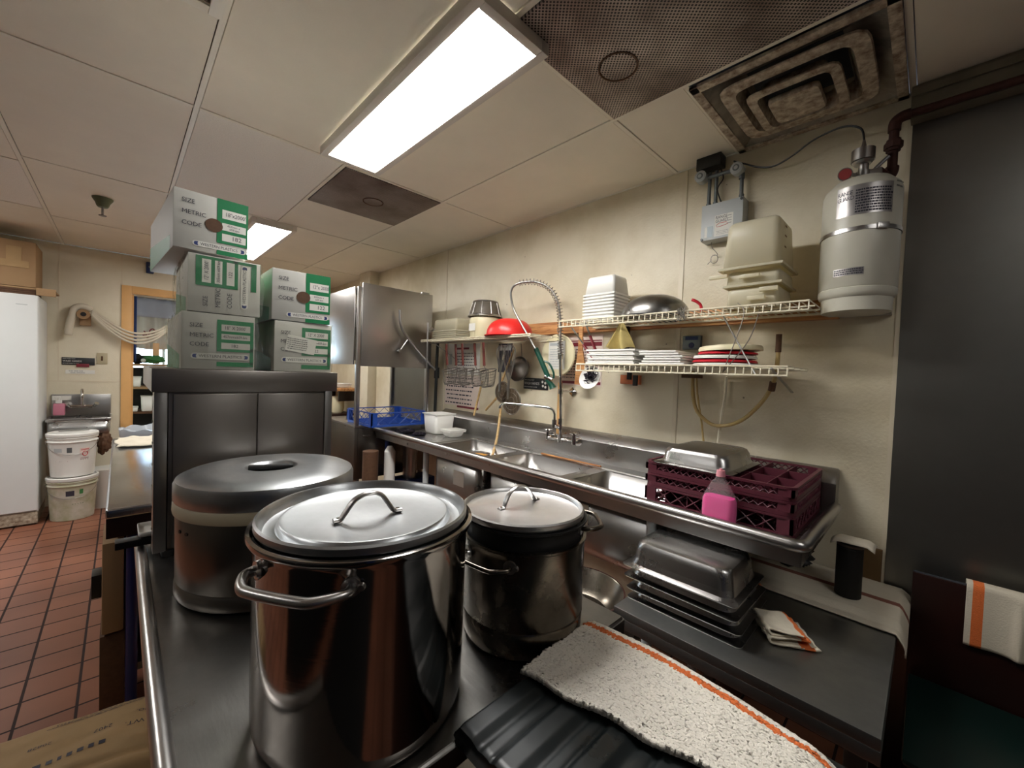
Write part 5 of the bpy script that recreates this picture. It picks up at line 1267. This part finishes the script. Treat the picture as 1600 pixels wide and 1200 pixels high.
scrib([(1.871, .202, 2.26), (1.88, .215, 2.31), (1.90, .27, 2.345), (1.93, .36, 2.345), (1.96, .43, 2.325), (1.985, .50, 2.315), (1.99, .56, 2.33), (1.99, .62, 2.365), (1.985, .665, 2.39)], .0035, 'black', 'black cable running from the white cylinder along the wall to the pulleys', 'cable', 'cable')
# control box, pulleys and conduits
t = thing('control_box', 'grey fire control box with a white label on the wall below the pulleys', 'control box', (1.985, .695, 2.043))
M().box(1.952, XW, .606, .782, 2.045, 2.208, .002).build('box_body', 'greybox', t)
m = M()
plate(m, (1.9515, .722, 2.055), (0, -1, 0), (0, 0, 1), .078, .095); plate(m, (1.9515, .765, 2.058), (0, -1, 0), (0, 0, 1), .012, .048); s_ = m.build('label', 'paper', t)
m = M(); text('RANGE', .019, (1.951, .718, 2.139), (0, -1, 0), (0, 0, 1), .8, m); text('GUARD', .019, (1.951, .718, 2.122), (0, -1, 0), (0, 0, 1), .8, m)
scribble(m, (1.951, .668, 2.10), (0, -1, 0), (0, 0, 1), .022, .045, 4, .2); scribble(m, (1.951, .712, 2.06), (0, -1, 0), (0, 0, 1), .06, .02, 3, .2); m.build('print', 'ink', s_)
m = M(); plate(m, (1.9512, .753, 2.058), (0, -1, 0), (0, 0, 1), .024, .048); m.build('window_panel', 'outlet', t)
m = M(); pts = [(.714, 2.105), (.70, 2.113), (.672, 2.112), (.664, 2.103), (.69, 2.098), (.712, 2.097)]
m.tube([(1.951, a, b) for a, b in pts], .0012, 5, closed=True); m.build('red_outline', 'redlid', s_)
m = M()
for a, b in ((.613, 2.200), (.776, 2.052)): m.cyl((1.949, a, b), (1.953, a, b), .006, n=12)
m.build('screws', 'black', t)
t = thing('pulley_conduits', 'grey conduits with two corner pulleys between control box and ceiling', 'conduit', (1.985, .71, 2.21))
for y in (.765, .735): m = M(); m.cyl((1.985, y, 2.205), (1.985, y, 2.37), .008, n=12); m.cyl((1.985, y, 2.205), (1.985, y, 2.225), .011, n=12); m.build('conduit', 'outlet', t)
m = M(); m.cyl((1.985, .625, 2.205), (1.985, .628, 2.33), .008, n=12); m.cyl((1.985, .625, 2.205), (1.985, .625, 2.23), .011, n=8); m.cyl((1.985, .628, 2.30), (1.985, .628, 2.325), .012, n=12); m.cyl((1.975, .77, 2.345), (1.975, .64, 2.345), .009, n=12); m.build('conduit', 'outlet', t)
for y, zz in ((.795, 2.350), (.640, 2.338)):
    m = M(); m.cyl((1.945, y, zz), (1.985, y, zz), .026, n=28); m.cyl((1.942, y, zz), (1.946, y, zz), .021, .024, 28); m.cyl((1.938, y, zz), (1.943, y, zz), .008, n=14); p = m.build('corner_pulley', 'greybox', t)
    m = M(); m.cyl((1.9405, y, zz), (1.9425, y, zz), .014, n=20); m.build('pulley_hub', 'outlet', p)
M().box(1.955, 2.02, .71, .82, 2.385, 2.44, .004).build('junction_box', 'black', t)
scrib([(1.975, .715, 2.37), (1.97, .70, 2.32), (1.975, .725, 2.28), (1.98, .705, 2.21)], .003, 'black', 'loose black wire hanging between the grey conduits', 'wire')
scrib([(1.99, .745, 2.045), (1.99, .742, 2.02), (2.0, .728, 2.0), (2.005, .722, 1.985)]+[(2.005, .735+.016*math.cos(a), 1.968+.020*math.sin(a)) for a in [PI/2-.5-2*PI*k/9 for k in range(12)]]+[(2.005, .765, 1.948)], .0016, 'wire', 'thin wire ending in a small loop below the control box', 'wire')
# ---- brown panel and towel at far right, green bin
t = thing('brown_panel', 'dark red-brown wooden panel below the steel wall at the right edge', 'panel', (1.90, -.6, 0))
m = M(); m.box(1.93, 1.955, -1.3, .014, .0, .778, .004); m.build('board', 'brownwood', t)
m = M(); m.tube([(1.938, -1.3, .782), (1.938, .012, .777)], .005, 8); m.build('edge', 'greasyd', t)
m = M()
def hung(u, v):
    y = -.107-.30*u; s_ = v*.46-.22
    wav = .006*math.sin(u*22)*(.3+abs(s_)*3)
    fold = .014*math.exp(-((u-.36)/.035)**2)*min(1, abs(s_)*6)
    if s_ < -.02: return Vector((1.923-wav*.5-fold-.002, y, .787+(s_+.02)*.95+.01*math.sin(u*6)*abs(s_)))
    if s_ > .04: return Vector((1.965+wav*.3, y, .787-(s_-.04)))
    a = (s_+.02)/.06*PI
    return Vector((1.944-.021*math.cos(a), y, .787+.006*math.sin(a)))
V = [[m.bm.verts.new(hung(i/90, j/46)) for j in range(47)] for i in range(91)]
for i in range(90):
    for j in range(46):
        q = m.bm.faces.new([V[i][j], V[i+1][j], V[i+1][j+1], V[i][j+1]]); q.material_index = 1 if 4 <= i <= 10 else 0
o = m.build('hanging_towel', ['cloth', 'terryo'], ang=180); solid(o, .004, 0); tag(o, 'white towel with an orange stripe hanging over the brown panel at the right edge', 'towel', 'white towels with an orange stripe')
t = thing('green_bin', 'dark green plastic bin low in the shadow at the lower right corner', 'bin', (1.70, -.25, 0))
m = M(); m.add(open_box(1.47, 1.91, -.60, .0, .0, .42, .04, .02)); solid(m.build('bin_body', 'greenbin', t), .004)
M().box(1.46, 1.92, -.61, .01, .42, .44, .01).build('lid', 'greenbin', t)
tag(M().box(2.003, 2.018, .095, .20, .68, .80, .003).build('wall_stain', 'wallstain'), 'brown stained patch of lower wall just right of the canister', 'board')  # thin slab standing for the stained lower part of the wall
# ================================================================== DISHWASHER
t = thing('dishwasher', 'stainless door-type dishwasher with raised panels and a long bent lever', 'dishwasher', (1.56, 3.26, 0))
A0, A1, B0, B1 = 1.245, 1.865, 2.93, 3.56
m = M(); m.box(A0, A1, B0+.01, B1, .56, .955, .006); m.build('tank_body', 'steelc', t)
m = M(); m.box(A0+.025, A1-.02, B0+.004, B0+.012, .70, .94, .002); m.cyl((A0+.06, B0+.0, .885), (A0+.11, B0-.01, .885), .009, n=12); m.build('front_cover', 'steelc', t)
m = M(); m.box(A0-.004, A1, B0, B1, .952, .968, .003); m.build('track_frame', 'steel', t)
for a, b in ((A0, B0), (A1-.03, B0), (A0, B1-.03), (A1-.03, B1-.03)): M().box(a, a+.03, b, b+.03, .96, 1.99, .003).build('corner_post', 'steel', t)
for a, b in ((A0+.04, B0+.05), (A1-.04, B0+.05), (A0+.04, B1-.05), (A1-.04, B1-.05)): M().cyl((a, b, 0), (a, b, .56), .02, n=12).build('leg', 'steelk', t)
m = M(); m.box(A0+.005, A1, B0+.035, B1, 1.93, 1.98, .003); m.build('hood', 'steelc', t)
m = M(); m.box(A0+.028, A1+.005, B0-.012, B0-.002, 1.408, 2.02, .002)
for x in (1.36, 1.39, 1.76, 1.79): m.cyl((x, B0-.016, 1.455), (x, B0-.012, 1.455), .006, n=10)
m.box(1.76, 1.83, B0-.02, B0, 2.015, 2.03, .002); m.build('raised_door', 'steel', t)
m = M(); m.box(A0-.012, A0-.002, B0+.035, B1-.04, 1.418, 1.99, .002); m.build('raised_door', 'steel', t)
m = M(); m.box(A1-.012, A1-.004, B0+.03, B1-.03, .96, 1.93); m.build('inner_wall', 'steelc', t)
m = M(); m.tube(sm([(1.545, 2.865, 1.85), (1.548, 2.865, 1.81), (1.556, 2.865, 1.745), (1.60, 2.865, 1.665), (1.75, 2.868, 1.52), (1.885, 2.872, 1.40), (1.92, 2.875, 1.365)], 5), .0115, 12); m.tube([(1.625, 2.868, 1.635), (1.565, 2.88, 1.54)], .006, 10); m.cyl((1.56, 2.90, 1.535), (1.56, 2.87, 1.535), .013, n=12)
m.build('door_lever', 'steel', t)
m = M(); m.tube([(1.895, 2.872, 1.02), (1.90, 2.872, 1.62)], .013, 10); m.cyl((1.90, 2.872, 1.33), (1.90, 2.872, 1.42), .022, n=12); m.build('side_rod', 'black', t)
m = M(); m.box(1.27, 1.34, 3.00, 3.06, 1.45, 1.85, .003); s_ = m.build('control_housing', 'steelc', t)
m = M(); plate(m, (1.268, 3.055, 1.70), (0, -1, 0), (0, 0, 1), .05, .11); m.build('label', 'paper', s_)
dish_rack('dish_rack', 'blue dish rack standing on the dishwasher track', 1.29, 1.74, 2.76, 3.20, .969, .105, 'blue', comp=False)
tag(M().box(1.40, 1.85, SY1+.002, SY1+.03, .90, .9585, .002).build('table_bridge', 'steels'), 'narrow steel bridge plate between sink drainboard and dishwasher', 'plate')
# things under the dish table
t = thing('floor_canister', 'tan cylindrical canister in the dark below the dishwasher', 'canister', (1.50, 2.87, .0)); M().cyl((1.30, 2.78, .30), (1.30, 2.78, .80), .055, n=24).build('canister_body', 'cardd', t)
tag(M().box(1.20, 1.42, 2.70, 2.86, .0, .29, .01).build('crate', 'black'), 'black crate on the floor beneath the tan canister', 'crate')
t = thing('detergent_bottle', 'white bottle standing behind the tan canister under the drainboard', 'bottle', (1.42, 2.76, 0)); m = M(); m.cyl((1.45, 2.78, .30), (1.45, 2.78, .78), .04, n=20); m.cyl((1.45, 2.78, .78), (1.45, 2.78, .82), .04, .018, 20); m.build('bottle_body', 'white', t)
t = thing('steel_tumbler', 'shiny metal container below the far end of the sink', 'container', (1.66, 2.80, 0)); M().lathe([(0, 0), (.05, 0), (.058, .28), (.06, .29), (.056, .28), (.048, .01), (0, .01)], (1.62, 2.78, .56), 28).build('body', 'steel', t)
tag(M().box(1.50, 1.80, 2.70, 2.88, .0, .56, .01).build('storage_box', 'bluebag'), 'dark blue box under the far end of the sink', 'box')

# ================================================================== LEFT COUNTER
t = thing('steel_counter', 'shiny steel counter with a blue leg at left, reflecting daylight', 'counter', (.26, 2.9, 0))
m = M(); m.box(-.036, .56, 2.05, 3.88, .812, .85, .010, 3); m.build('countertop', 'counter', t)
m = M(); m.box(-.034, .55, 2.055, 2.075, .74, .815, .002); m.box(-.034, -.014, 2.06, 3.86, .74, .815, .002); m.build('apron', 'brownwood', t)
for a, b in ((.038, 2.10), (.51, 2.10), (.038, 3.82), (.51, 3.82)): M().cyl((a, b, 0), (a, b, .81), .0175, n=16).build('leg', 'bluepost', t)
m = M(); m.box(.02, .54, 2.15, 3.8, .16, .19); m.build('undershelf', 'steelk', t)
cloth_sheet('table_cloth', 'crumpled cream cloth at the far end of the shiny steel counter', 'cloth', lambda u, v: Vector((-.015+.32*u+.01*math.sin(v*9), 3.42+.40*v+.01*math.sin(u*12), .855+.010*abs(noise.noise(Vector((u*6, v*6, 3))))+.004*math.sin(u*18)*math.sin(v*11)+.004)), 30, 30, 'cloth', .006)
t = thing('blue_bin', 'dark blue plastic bin beneath the shiny steel counter', 'bin', (.07, 2.4, .19)); m = M(); m.add(open_box(.0, .12, 2.32, 2.50, .192, .735, .02, .012)); solid(m.build('bin_body', 'bluebag', t), .003)
t = thing('grey_tub', 'grey-green tub beneath the shiny steel counter, right of the blue bin', 'tub', (.21, 2.4, .19)); m = M(); m.add(open_box(.135, .33, 2.30, 2.52, .192, .72, .03, .012)); solid(m.build('tub_body', 'binm', t), .003)
tag(M().box(-.045, .015, 2.13, 2.40, .35, .70, .006).build('cardboard_sheet', 'card'), 'brown cardboard leaning beside the blue counter leg', 'cardboard')
tag(M().box(-.075, -.046, 2.20, 2.28, .47, .56, .003).build('black_box', 'black'), 'small black box with a green edge sticking out left of the cardboard', 'box')
tag(M().box(-.05, .02, 2.14, 2.42, .0, .34, .004).build('carton_base', 'cardd'), 'dark carton on the floor below the leaning cardboard', 'carton')
# trash can with liner behind the counter
t = thing('trash_can', 'grey trash can with a clear liner behind the shiny counter', 'trash can', (.19, 4.35, 0))
m = M(); m.lathe([(0, 0), (.15, 0), (.19, .80), (.20, .82), (.195, .83)], (.21, 4.35, 0), 36); solid(m.build('can_body', 'binm', t), .004)
def lf(u, v):
    a = 2*PI*u; rr = .198+.012*v*(1+.5*math.sin(a*7))+(.012*math.sin(PI*v)); z_ = .70+.17*math.sin(PI*v*.62)
    if v > .6: rr = .20-.05*(v-.6)/.4; z_ = .868-.2*(v-.6)
    return Vector((.21+rr*math.cos(a), 4.35+rr*math.sin(a), z_+.008*math.sin(a*9)))
m = M(); m.grid(lf, 48, 12); m.build('liner', 'bag', t)

# ================================================================== SACK ON THE FLOOR
t = thing('kraft_sack', 'tan kraft paper sack with dark print lying on the tiles at lower left', 'sack', (-.12, 1.80, 0))
def sackf(u, v, top=True):
    # u along x', v along y'
    a = u*2-1; b = v*2-1
    e = (1-abs(a)**6)*(1-abs(b)**5); h = .215*max(0, e)**.5
    x = a*.42; y = b*.24
    h += .006*noise.noise(Vector((x*9, y*22, 4)))+.010*noise.noise(Vector((x*4, y*9, 8)))*e
    if top:
        h += -.012*math.exp(-((b+.35+.12*a)/.05)**2)*e-.015*math.exp(-((b+.62+.1*a)/.06)**2)*e
    rz = R_(-6); X = x*math.cos(rz)-y*math.sin(rz); Y = x*math.sin(rz)+y*math.cos(rz)
    return Vector((-.215+X, 1.765+Y, .004+max(0, h)))
m = M(); m.grid(lambda u, v: sackf(u, v), 90, 60); m.grid(lambda u, v: Vector((sackf(u, v).x, sackf(u, v).y, .003)), 8, 8); bmesh.ops.remove_doubles(m.bm, verts=m.bm.verts[:], dist=.0015)
sk = m.build('sack_body', 'kraft', t, ang=180)
m = M()
def sack_rows(u0, u1, v, h, step, gap, flip=False):
    u = u0
    while u < u1:
        l = random.uniform(.5, 1.2)*step
        n = 3; P0 = [sackf(u+l*i/n, v)+Vector((0, 0, .0016)) for i in range(n+1)]; P1 = [sackf(u+l*i/n, v+h)+Vector((0, 0, .0016)) for i in range(n+1)]
        for i in range(n): m.poly([P0[i], P0[i+1], P1[i+1], P1[i]], [(0, 1, 2, 3)])
        u += l+gap
for v in (.87, .84, .815, .79): sack_rows(.70+(.87-v)*-1.2, .90, v, .007, .018, .006)
sack_rows(.55, .80, .775, .006, .03, .004)
def sack_text(s_, size, u, v, sx=1.0):
    b = text_mesh(s_, size, Matrix.Identity(4), sx)
    for q in b.verts:
        # text is read from the far side: mirrored onto the sack upside down
        U = u-q.co.x/.84; V_ = v-q.co.y/.48
        q.co = sackf(U, V_)+Vector((0, 0, .0018))
    m.add(b)
sack_text('LOT NO.', .020, .90, .66); sack_text('NET WT.', .026, .90, .55); sack_text('23493', .016, .62, .80); sack_text('2407', .022, .74, .60); sack_text('20828', .020, .58, .62); sack_rows(.42, .72, .43, .030, .018, .012); sack_rows(.30, .50, .36, .034, .02, .012)
m.build('print', 'ink', sk)

# ================================================================== BACK LEFT CORNER
t = thing('freezer', 'tall white freezer at the left edge with cardboard on top', 'freezer', (-.9, 5.3, 0))
m = M(); m.box(-1.30, -.482, 5.10, 5.62, .10, 1.887, .014, 3); m.build('cabinet', 'whitep', t)
m = M(); m.box(-1.298, -.484, 5.075, 5.098, .12, 1.885, .010, 3); m.build('door', 'whitep', t)
m = M(); m.box(-1.29, -.49, 5.12, 5.6, .0, .10); m.box(-1.29, -.485, 5.09, 5.12, .015, .11, .004); m.build('base_grille', 'greasy', t)
m = M(); m.box(-.60, -.54, 5.072, 5.0755, 1.80, 1.806); m.build('badge', 'greybox', t)
t = thing('cardboard_box', 'brown cardboard box with shiny tape on top of the white freezer', 'box', (-.8, 5.3, 1.95))
M().box(-1.20, -.505, 5.16, 5.55, 1.955, 2.32, .004).build('carton', 'card', t)
m = M(); m.box(-.66, -.58, 5.157, 5.161, 2.12, 2.27); m.box(-.9, -.54, 5.154, 5.158, 2.105, 2.16); m.build('tape', 'kraft', t)
for k in range(4):
    x1 = -.40 if k == 3 else -.506
    m = M(); m.box(-1.25, x1, 5.13+.01*k, 5.50, 1.8885+k*.0165, 1.8885+k*.0165+.014, .002)
    if k == 3: m.box(-.50, -.392, 5.12, 5.15, 1.893, 1.952, .003)
    tag(m.build('flat_cardboard', 'cardd' if k < 3 else 'card'), ('lowest', 'second', 'third', 'topmost, sticking out to the right,')[k]+' of the flattened cardboard sheets on the freezer', 'cardboard', 'flattened cardboard on the freezer')
# hand sink
t = thing('hand_sink', 'small wall-hung steel hand sink behind the white buckets', 'sink', (-.26, 5.45, .70))
m = M(); m.box(-.455, -.065, YB-.02, YB, .84, 1.045, .004); m.build('backsplash', 'steels', t)
m = M(); m.add(open_box(-.455, -.065, 5.28, YB-.005, .70, .845, .03)); solid(m.build('basin', 'steels', t), .004)
m = M()
for a in ((-.462, -.058, 5.27, 5.285), (-.462, -.45, 5.28, 5.64), (-.07, -.058, 5.28, 5.64)): m.box(*a, .825, .85, .004)
m.build('rim', 'steels', t)
m = M(); m.tube(sm([(-.26, 5.60, .945), (-.26, 5.585, 1.03), (-.258, 5.56, 1.085), (-.255, 5.52, 1.09), (-.255, 5.49, 1.05), (-.255, 5.485, 1.03)], 4), .011, 10); m.tube([(-.33, 5.60, .93), (-.19, 5.60, .93)], .017, 12)
for x in (-.34, -.18): m.cyl((x, 5.60, .93), (x+(-.02 if x < -.3 else .02), 5.57, .96), .012, .018, 12)
m.build('faucet', 'chrome', t)
t = thing('soap_dispenser', 'small bottle of pink hand soap at the left of the hand sink', 'soap bottle', (-.40, 5.55, .86))
m = M(); m.box(-.44, -.365, 5.54, 5.60, .855, .965, .012); m.build('bottle_body', 'pinkl', t); m = M(); m.box(-.425, -.385, 5.55, 5.59, .965, .995, .006); m.cyl((-.405, 5.57, .99), (-.405, 5.57, 1.02), .008, n=10); m.box(-.43, -.395, 5.55, 5.575, 1.015, 1.03, .003); m.build('pump', 'white', t)
tag(M().box(-.45, -.33, 5.625, 5.629, .99, 1.03).build('paper_note', 'paper'), 'small white paper note on the hand sink backsplash above the pink soap', 'note')
t = thing('wash_hands_sign', 'black wash hands sign with a red patch above the hand sink', 'sign', (-.29, 5.64, 1.32))
M().box(-.394, -.178, 5.640, 5.6495, 1.322, 1.392, .003).build('sign_plate', 'signb', t)
m = M(); text('EMPLOYEES MUST', .012, (-.388, 5.6385, 1.380), (1, 0, 0), (0, 0, 1), .85, m); text('WASH HANDS', .022, (-.388, 5.6385, 1.358), (1, 0, 0), (0, 0, 1), .85, m); text('BEFORE RETURNING TO WORK', .009, (-.388, 5.6385, 1.336), (1, 0, 0), (0, 0, 1), .8, m); m.build('lettering', 'white', t)
M().box(-.30, -.215, 5.632, 5.638, 1.303, 1.335, .002).build('red_tag', 'maroon', t)
t = thing('sink_notice', 'small white printed notice just under the black sign', 'notice', (-.27, 5.645, 1.24)); M().box(-.37, -.178, 5.6445, 5.6495, 1.238, 1.275).build('sheet', 'paper', t)
m = M(); text('THIS SINK FOR', .015, (-.35, 5.6435, 1.264), (1, 0, 0), (0, 0, 1), .95, m); text('HAND WASHING', .013, (-.34, 5.6435, 1.248), (1, 0, 0), (0, 0, 1), .95, m); m.build('lettering', 'ink', t)
t = thing('switch_plate', 'tan wall plate left of the orange door trim', 'wall plate', (-.13, 5.645, 1.34)); M().box(-.166, -.091, 5.641, 5.6495, 1.337, 1.446, .003).build('cover', 'plate', t); M().box(-.136, -.122, 5.636, 5.641, 1.37, 1.415, .002).build('toggle', 'cardd', t)
t = thing('wall_speaker', 'tiny dark blue speaker high on the back wall above the doorway', 'speaker', (.213, 5.62, 2.28)); M().box(.183, .243, 5.60, 5.649, 2.283, 2.395, .008).build('housing', 'bluebag', t)
m = M(); m.cyl((.213, 5.596, 2.345), (.213, 5.60, 2.345), .012, n=14); m.build('cone', 'outlet', t)
# buckets
def bucket(label, z0, dirty):
    t = thing('plastic_bucket', label, 'bucket', (-.292, 5.17, z0), group='stacked white pails')
    m = M(); m.lathe([(0, 0), (.128, 0), (.132, .004), (.148, .29), (.150, .295), (.157, .297), (.157, .303), (.150, .305), (.150, .325), (.157, .327), (.157, .334), (.150, .336), (.150, .345)], (-.292, 5.17, z0), 56)
    m.build('bucket_body', 'white' if not dirty else mat('grimy_white_plastic', (214, 208, 196), .5, var=.18, vs=9, dark=(168, 168, 130)), t)
    m = M(); m.lathe([(.150, .340), (.158, .341), (.160, .346), (.160, .366), (.154, .372), (.146, .371), (.142, .362), (0, .362)], (-.292, 5.17, z0), 56); m.build('lid', 'white', t)
    m = M(); m.tube(sm([(-.292-.154, 5.13, z0+.315)]+[(-.292+.158*math.cos(a), 5.17+.158*math.sin(a), z0+.315-.12*math.sin(-(a))**1) for a in [-PI*.95+PI*.9*k/10 for k in range(11)]], 3), .002, 6); m.build('bail', 'steel', t)
    m = M(); rr = .1475
    def cp(a0, a1, za, zb, mm):
        m2 = M(); r_ = lambda zz: .128+.02*(zz/.29)+.0012
        m2.lathe([(r_(za), za), (r_(zb), zb)], (-.292, 5.17, z0), 8, a0=a0, a1=a1); m2.build('label_patch', mm, t)
    def rows(a0, a1, za, zb, n, mm):
        m2 = M()
        for k in range(n):
            zz = za+(zb-za)*k/n; m2.lathe([(.128+.02*(zz/.29)+.0018, zz), (.128+.02*((zz+.004)/.29)+.0018, zz+.004)], (-.292, 5.17, z0), 8, a0=a0, a1=a1)
        m2.build('print', mm, t)
    A = lambda d: R_(-93+d)
    if not dirty:
        cp(A(-42), A(-20), .215, .25, 'greybox'); cp(A(-8), A(4), .21, .255, 'outlet')
        cp(A(22), A(50), .12, .245, 'paperp'); rows(A(24), A(48), .135, .165, 3, 'maroon'); rows(A(25), A(47), .225, .24, 2, 'redlid')
        m2 = M(); cc = A(36); rq = .1455
        m2.tube([( -.292+rq*math.cos(cc+.12*math.cos(b)), 5.17+rq*math.sin(cc+.12*math.cos(b)), z0+.195+.02*math.sin(b)) for b in [2*PI*k/16 for k in range(16)]], .0025, 5, closed=True)
        m2.build('warning_mark', 'redlid', t); rows(A(-40), A(-2), .11, .15, 3, 'maroon')
    else:
        cp(A(-10), A(10), .215, .26, 'ink'); cp(A(22), A(31), .225, .265, 'leafg'); rows(A(-55), A(-45), .19, .25, 5, 'greybox'); rows(A(5), A(34), .13, .15, 2, 'leafg')
    return t
bucket('lower white pail on the floor, grimy, under another pail', 0.0, True)
bucket('upper white pail with red print, stacked on the grimy pail before the hand sink', .375, False)
tag(M().lathe([(0, 0), (.10, 0), (.125, .34), (.13, .36), (.12, .36), (0, .35)], (-.09, 5.40, 0), 30).build('pail', 'white'), 'white pail on the floor behind the stacked pails', 'pail')
blob('bag', 'dark crumpled bag hanging beside the upper pail', 'bag', (-.105, 5.33, .62), .07, 'cardd', 12, .7, .7, 1.5, .4)
# hanging straps from a spool on the wall
t = thing('strap_reel', 'cardboard reel on the back wall with beige straps sagging from it', 'reel', (-.255, 5.56, 1.72))
m = M(); m.cyl((-.252, 5.64, 1.80), (-.252, 5.54, 1.80), .045, n=28); m.box(-.28, -.205, 5.60, 5.645, 1.70, 1.80, .004); m.build('spool', 'card', t)
m = M(); m.cyl((-.252, 5.545, 1.80), (-.252, 5.536, 1.80), .020, n=20); m.build('core', 'dark', t)
def strapf(u, v):
    return Vector((-.335+.06*u-.03*v*(1-u), 5.56+.02*math.sin(v*4), 1.86-.26*v))
m = M(); m.tube(sm([(-.20, 5.58, 1.85), (-.26, 5.57, 1.875), (-.31, 5.57, 1.85), (-.325, 5.57, 1.78), (-.34, 5.57, 1.70), (-.35, 5.57, 1.60)], 5), .028, 10, flat=1.0, radii=None); m.build('cloth_end', 'cloth', t, ang=180)
for k in range(4):
    d = k*.028
    m = M(); m.tube(sm([(-.20, 5.56-.01*k, 1.845-d*.5), (-.10, 5.55, 1.765-d*.9), (.02, 5.55, 1.68-d*1.1), (.13, 5.55, 1.655-d*1.2), (.25, 5.55, 1.685-d*1.0), (.36, 5.55, 1.765-d*.7), (.50, 5.55, 1.86-d*.5)], 6), .0125, 8, flat=.9); m.build('strap', 'cloth', t, ang=180)
# behind the doorway
t = thing('shelf_unit', 'dark shelf unit with white bins and boxes seen through the doorway', 'shelf unit', (.5, 6.35, 0))
for z_ in (.40, .78, 1.06, 1.32): M().box(.05, 1.1, 6.20, 6.60, z_, z_+.025, .002).build('shelf_board', 'cardd' if z_ < 1.0 else 'card', t)
for a in (.06, .36, 1.07): M().box(a-.015, a+.015, 6.21, 6.24, 0, 1.32).build('upright', 'dark', t)
M().box(.05, 1.1, 6.59, 6.60, 0, 1.3).build('back_panel', 'dark', t)
round_box_tub('white_tub', 'white bin with a printed label on the lower shelf behind the doorway', 'bin', .175, .27, 6.22, 6.36, .806, .98, 'white', .01, .006)
round_box_tub('white_tub', 'low white tub on the lower shelf beside the door trim', 'tub', .09, .145, 6.22, 6.36, .806, .86, 'white', .01, .004)
round_box_tub('white_tub', 'white container on the middle shelf behind the doorway', 'tub', .10, .17, 6.22, 6.36, 1.086, 1.20, 'white', .01, .006)
round_box_tub('white_tub', 'pale grey cup-like container on the middle shelf, right of the white one', 'tub', .24, .31, 6.22, 6.34, 1.086, 1.19, 'greybox', .01, .01)
blob('groceries', 'green leafy goods on top of the shelf unit behind the doorway', 'groceries', (.27, 6.40, 1.40), .055, 'leafg', 4, 1.9, 1, .8, .4)
blob('groceries', 'dark pile on the top shelf next to the door trim', 'groceries', (.14, 6.40, 1.40), .06, 'dark', 6, 1.2, 1, .9, .4)
blob('groceries', 'small white round thing on top of the shelf behind the doorway', 'groceries', (.19, 6.32, 1.385), .022, 'white', 8, 1, 1, 1, .05)
ct = cloth_sheet('curtain', 'cream patterned curtain with a lavender valance hanging behind the doorway', 'curtain', lambda u, v: Vector((.128+.50*u, 6.62+.02*math.sin(u*30), 2.14-.62*v*(1-.25*(u-.3)**2)-.0)), 60, 8, 'curtain', .004)
cloth_sheet('valance', 'lavender valance across the top of the curtain', 'valance', lambda u, v: Vector((.12+.52*u, 6.59+.01*math.sin(u*20), 2.13-.22*v)), 40, 4, 'lavender', .004)
m = M(); m.tube(sm([(.20, 6.58, 1.74), (.225, 6.58, 1.70), (.20, 6.58, 1.68), (.19, 6.58, 1.71), (.235, 6.58, 1.66), (.255, 6.58, 1.75), (.285, 6.58, 1.77), (.30, 6.58, 1.73), (.275, 6.58, 1.71), (.30, 6.58, 1.66)], 5), .006, 6)
m.build('curl_motif', 'maroon', ct)
tag(M().tube([(-.8, 6.61, 2.145), (2.1, 6.61, 2.145)], .012, 10).build('curtain_rod', 'steel'), 'thin rod carrying the cream curtain behind the doorway', 'rod')
cloth_sheet('blue_curtain', 'narrow blue curtain at the left side of the doorway opening', 'curtain', lambda u, v: Vector((.075+.055*u, 6.30+.01*math.sin(u*12), 2.15-.78*v)), 12, 8, 'bluec', .004)
tag(M().box(  .28, .34, 6.52, 6.56, 1.346, 1.60, .006).build('peach_poster', 'peach'), 'peach coloured card standing in the window behind the doorway', 'card')
# table along the wall behind the dishwasher, seen through its opening
t = thing('side_shelf', 'brown wall shelf seen through the dishwasher opening', 'shelf', (1.88, 5.0, 1.13)); M().box(1.74, XW, 4.60, 5.50, 1.12, 1.15, .003).build('board', 'wood', t)
for y in (4.7, 5.4): M().box(1.80, XW, y, y+.03, 1.0, 1.12).build('bracket', 'brownwood', t)
round_box_tub('white_tub', 'white tray on the brown wall shelf behind the dishwasher', 'tray', 1.76, 1.95, 4.72, 5.0, 1.151, 1.20, 'white', .01, .01)
tag(M().lathe([(0, 0), (.045, 0), (.05, .02), (.05, .15), (.04, .17), (0, .17)], (1.82, 5.15, 1.151), 24).build('jar', 'paper'), 'pale jar on the brown wall shelf behind the dishwasher', 'jar')
t = thing('floor_stand', 'narrow dark stand below the brown wall shelf', 'stand', (1.86, 4.9, 0)); M().box(1.75, 2.0, 4.75, 5.1, 0, .85, .004).build('cabinet', 'brownwood', t)
tag(M().lathe([(0, 0), (.06, 0), (.075, .05), (.08, .16), (.07, .19), (0, .20)], (1.87, 4.92, .851), 28).build('urn', 'ivory'), 'ivory round crock below the brown wall shelf behind the dishwasher', 'crock')
# unseen cooking range, added so the polished pots mirror something dark
t = thing('added_cooking_range', 'added dark steel cooking range across the aisle, unseen, mirrored in the large stockpot', 'cooking range', (-1.25, -.5, 0))
M().box(-1.70, -.80, -1.7, .95, .08, .90, .01).build('range_body', 'rubber', t)
M().box(-1.72, -.78, -1.72, .97, .90, .93, .006).build('range_top', 'steelk', t)
for y in (-1.4, -.75, -.1, .55): M().cyl((-.79, y, .80), (-.765, y, .80), .022, n=16).build('knob', 'steel', t)

tag(M().box(-.76, -.10, -1.85, 1.15, .0, .012, .003).build('added_floor_mat', 'rubber'), 'added black rubber mat on the floor along the aisle, below the picture edge', 'mat')  # unseen mat, added to darken the floor mirrored in the stockpot
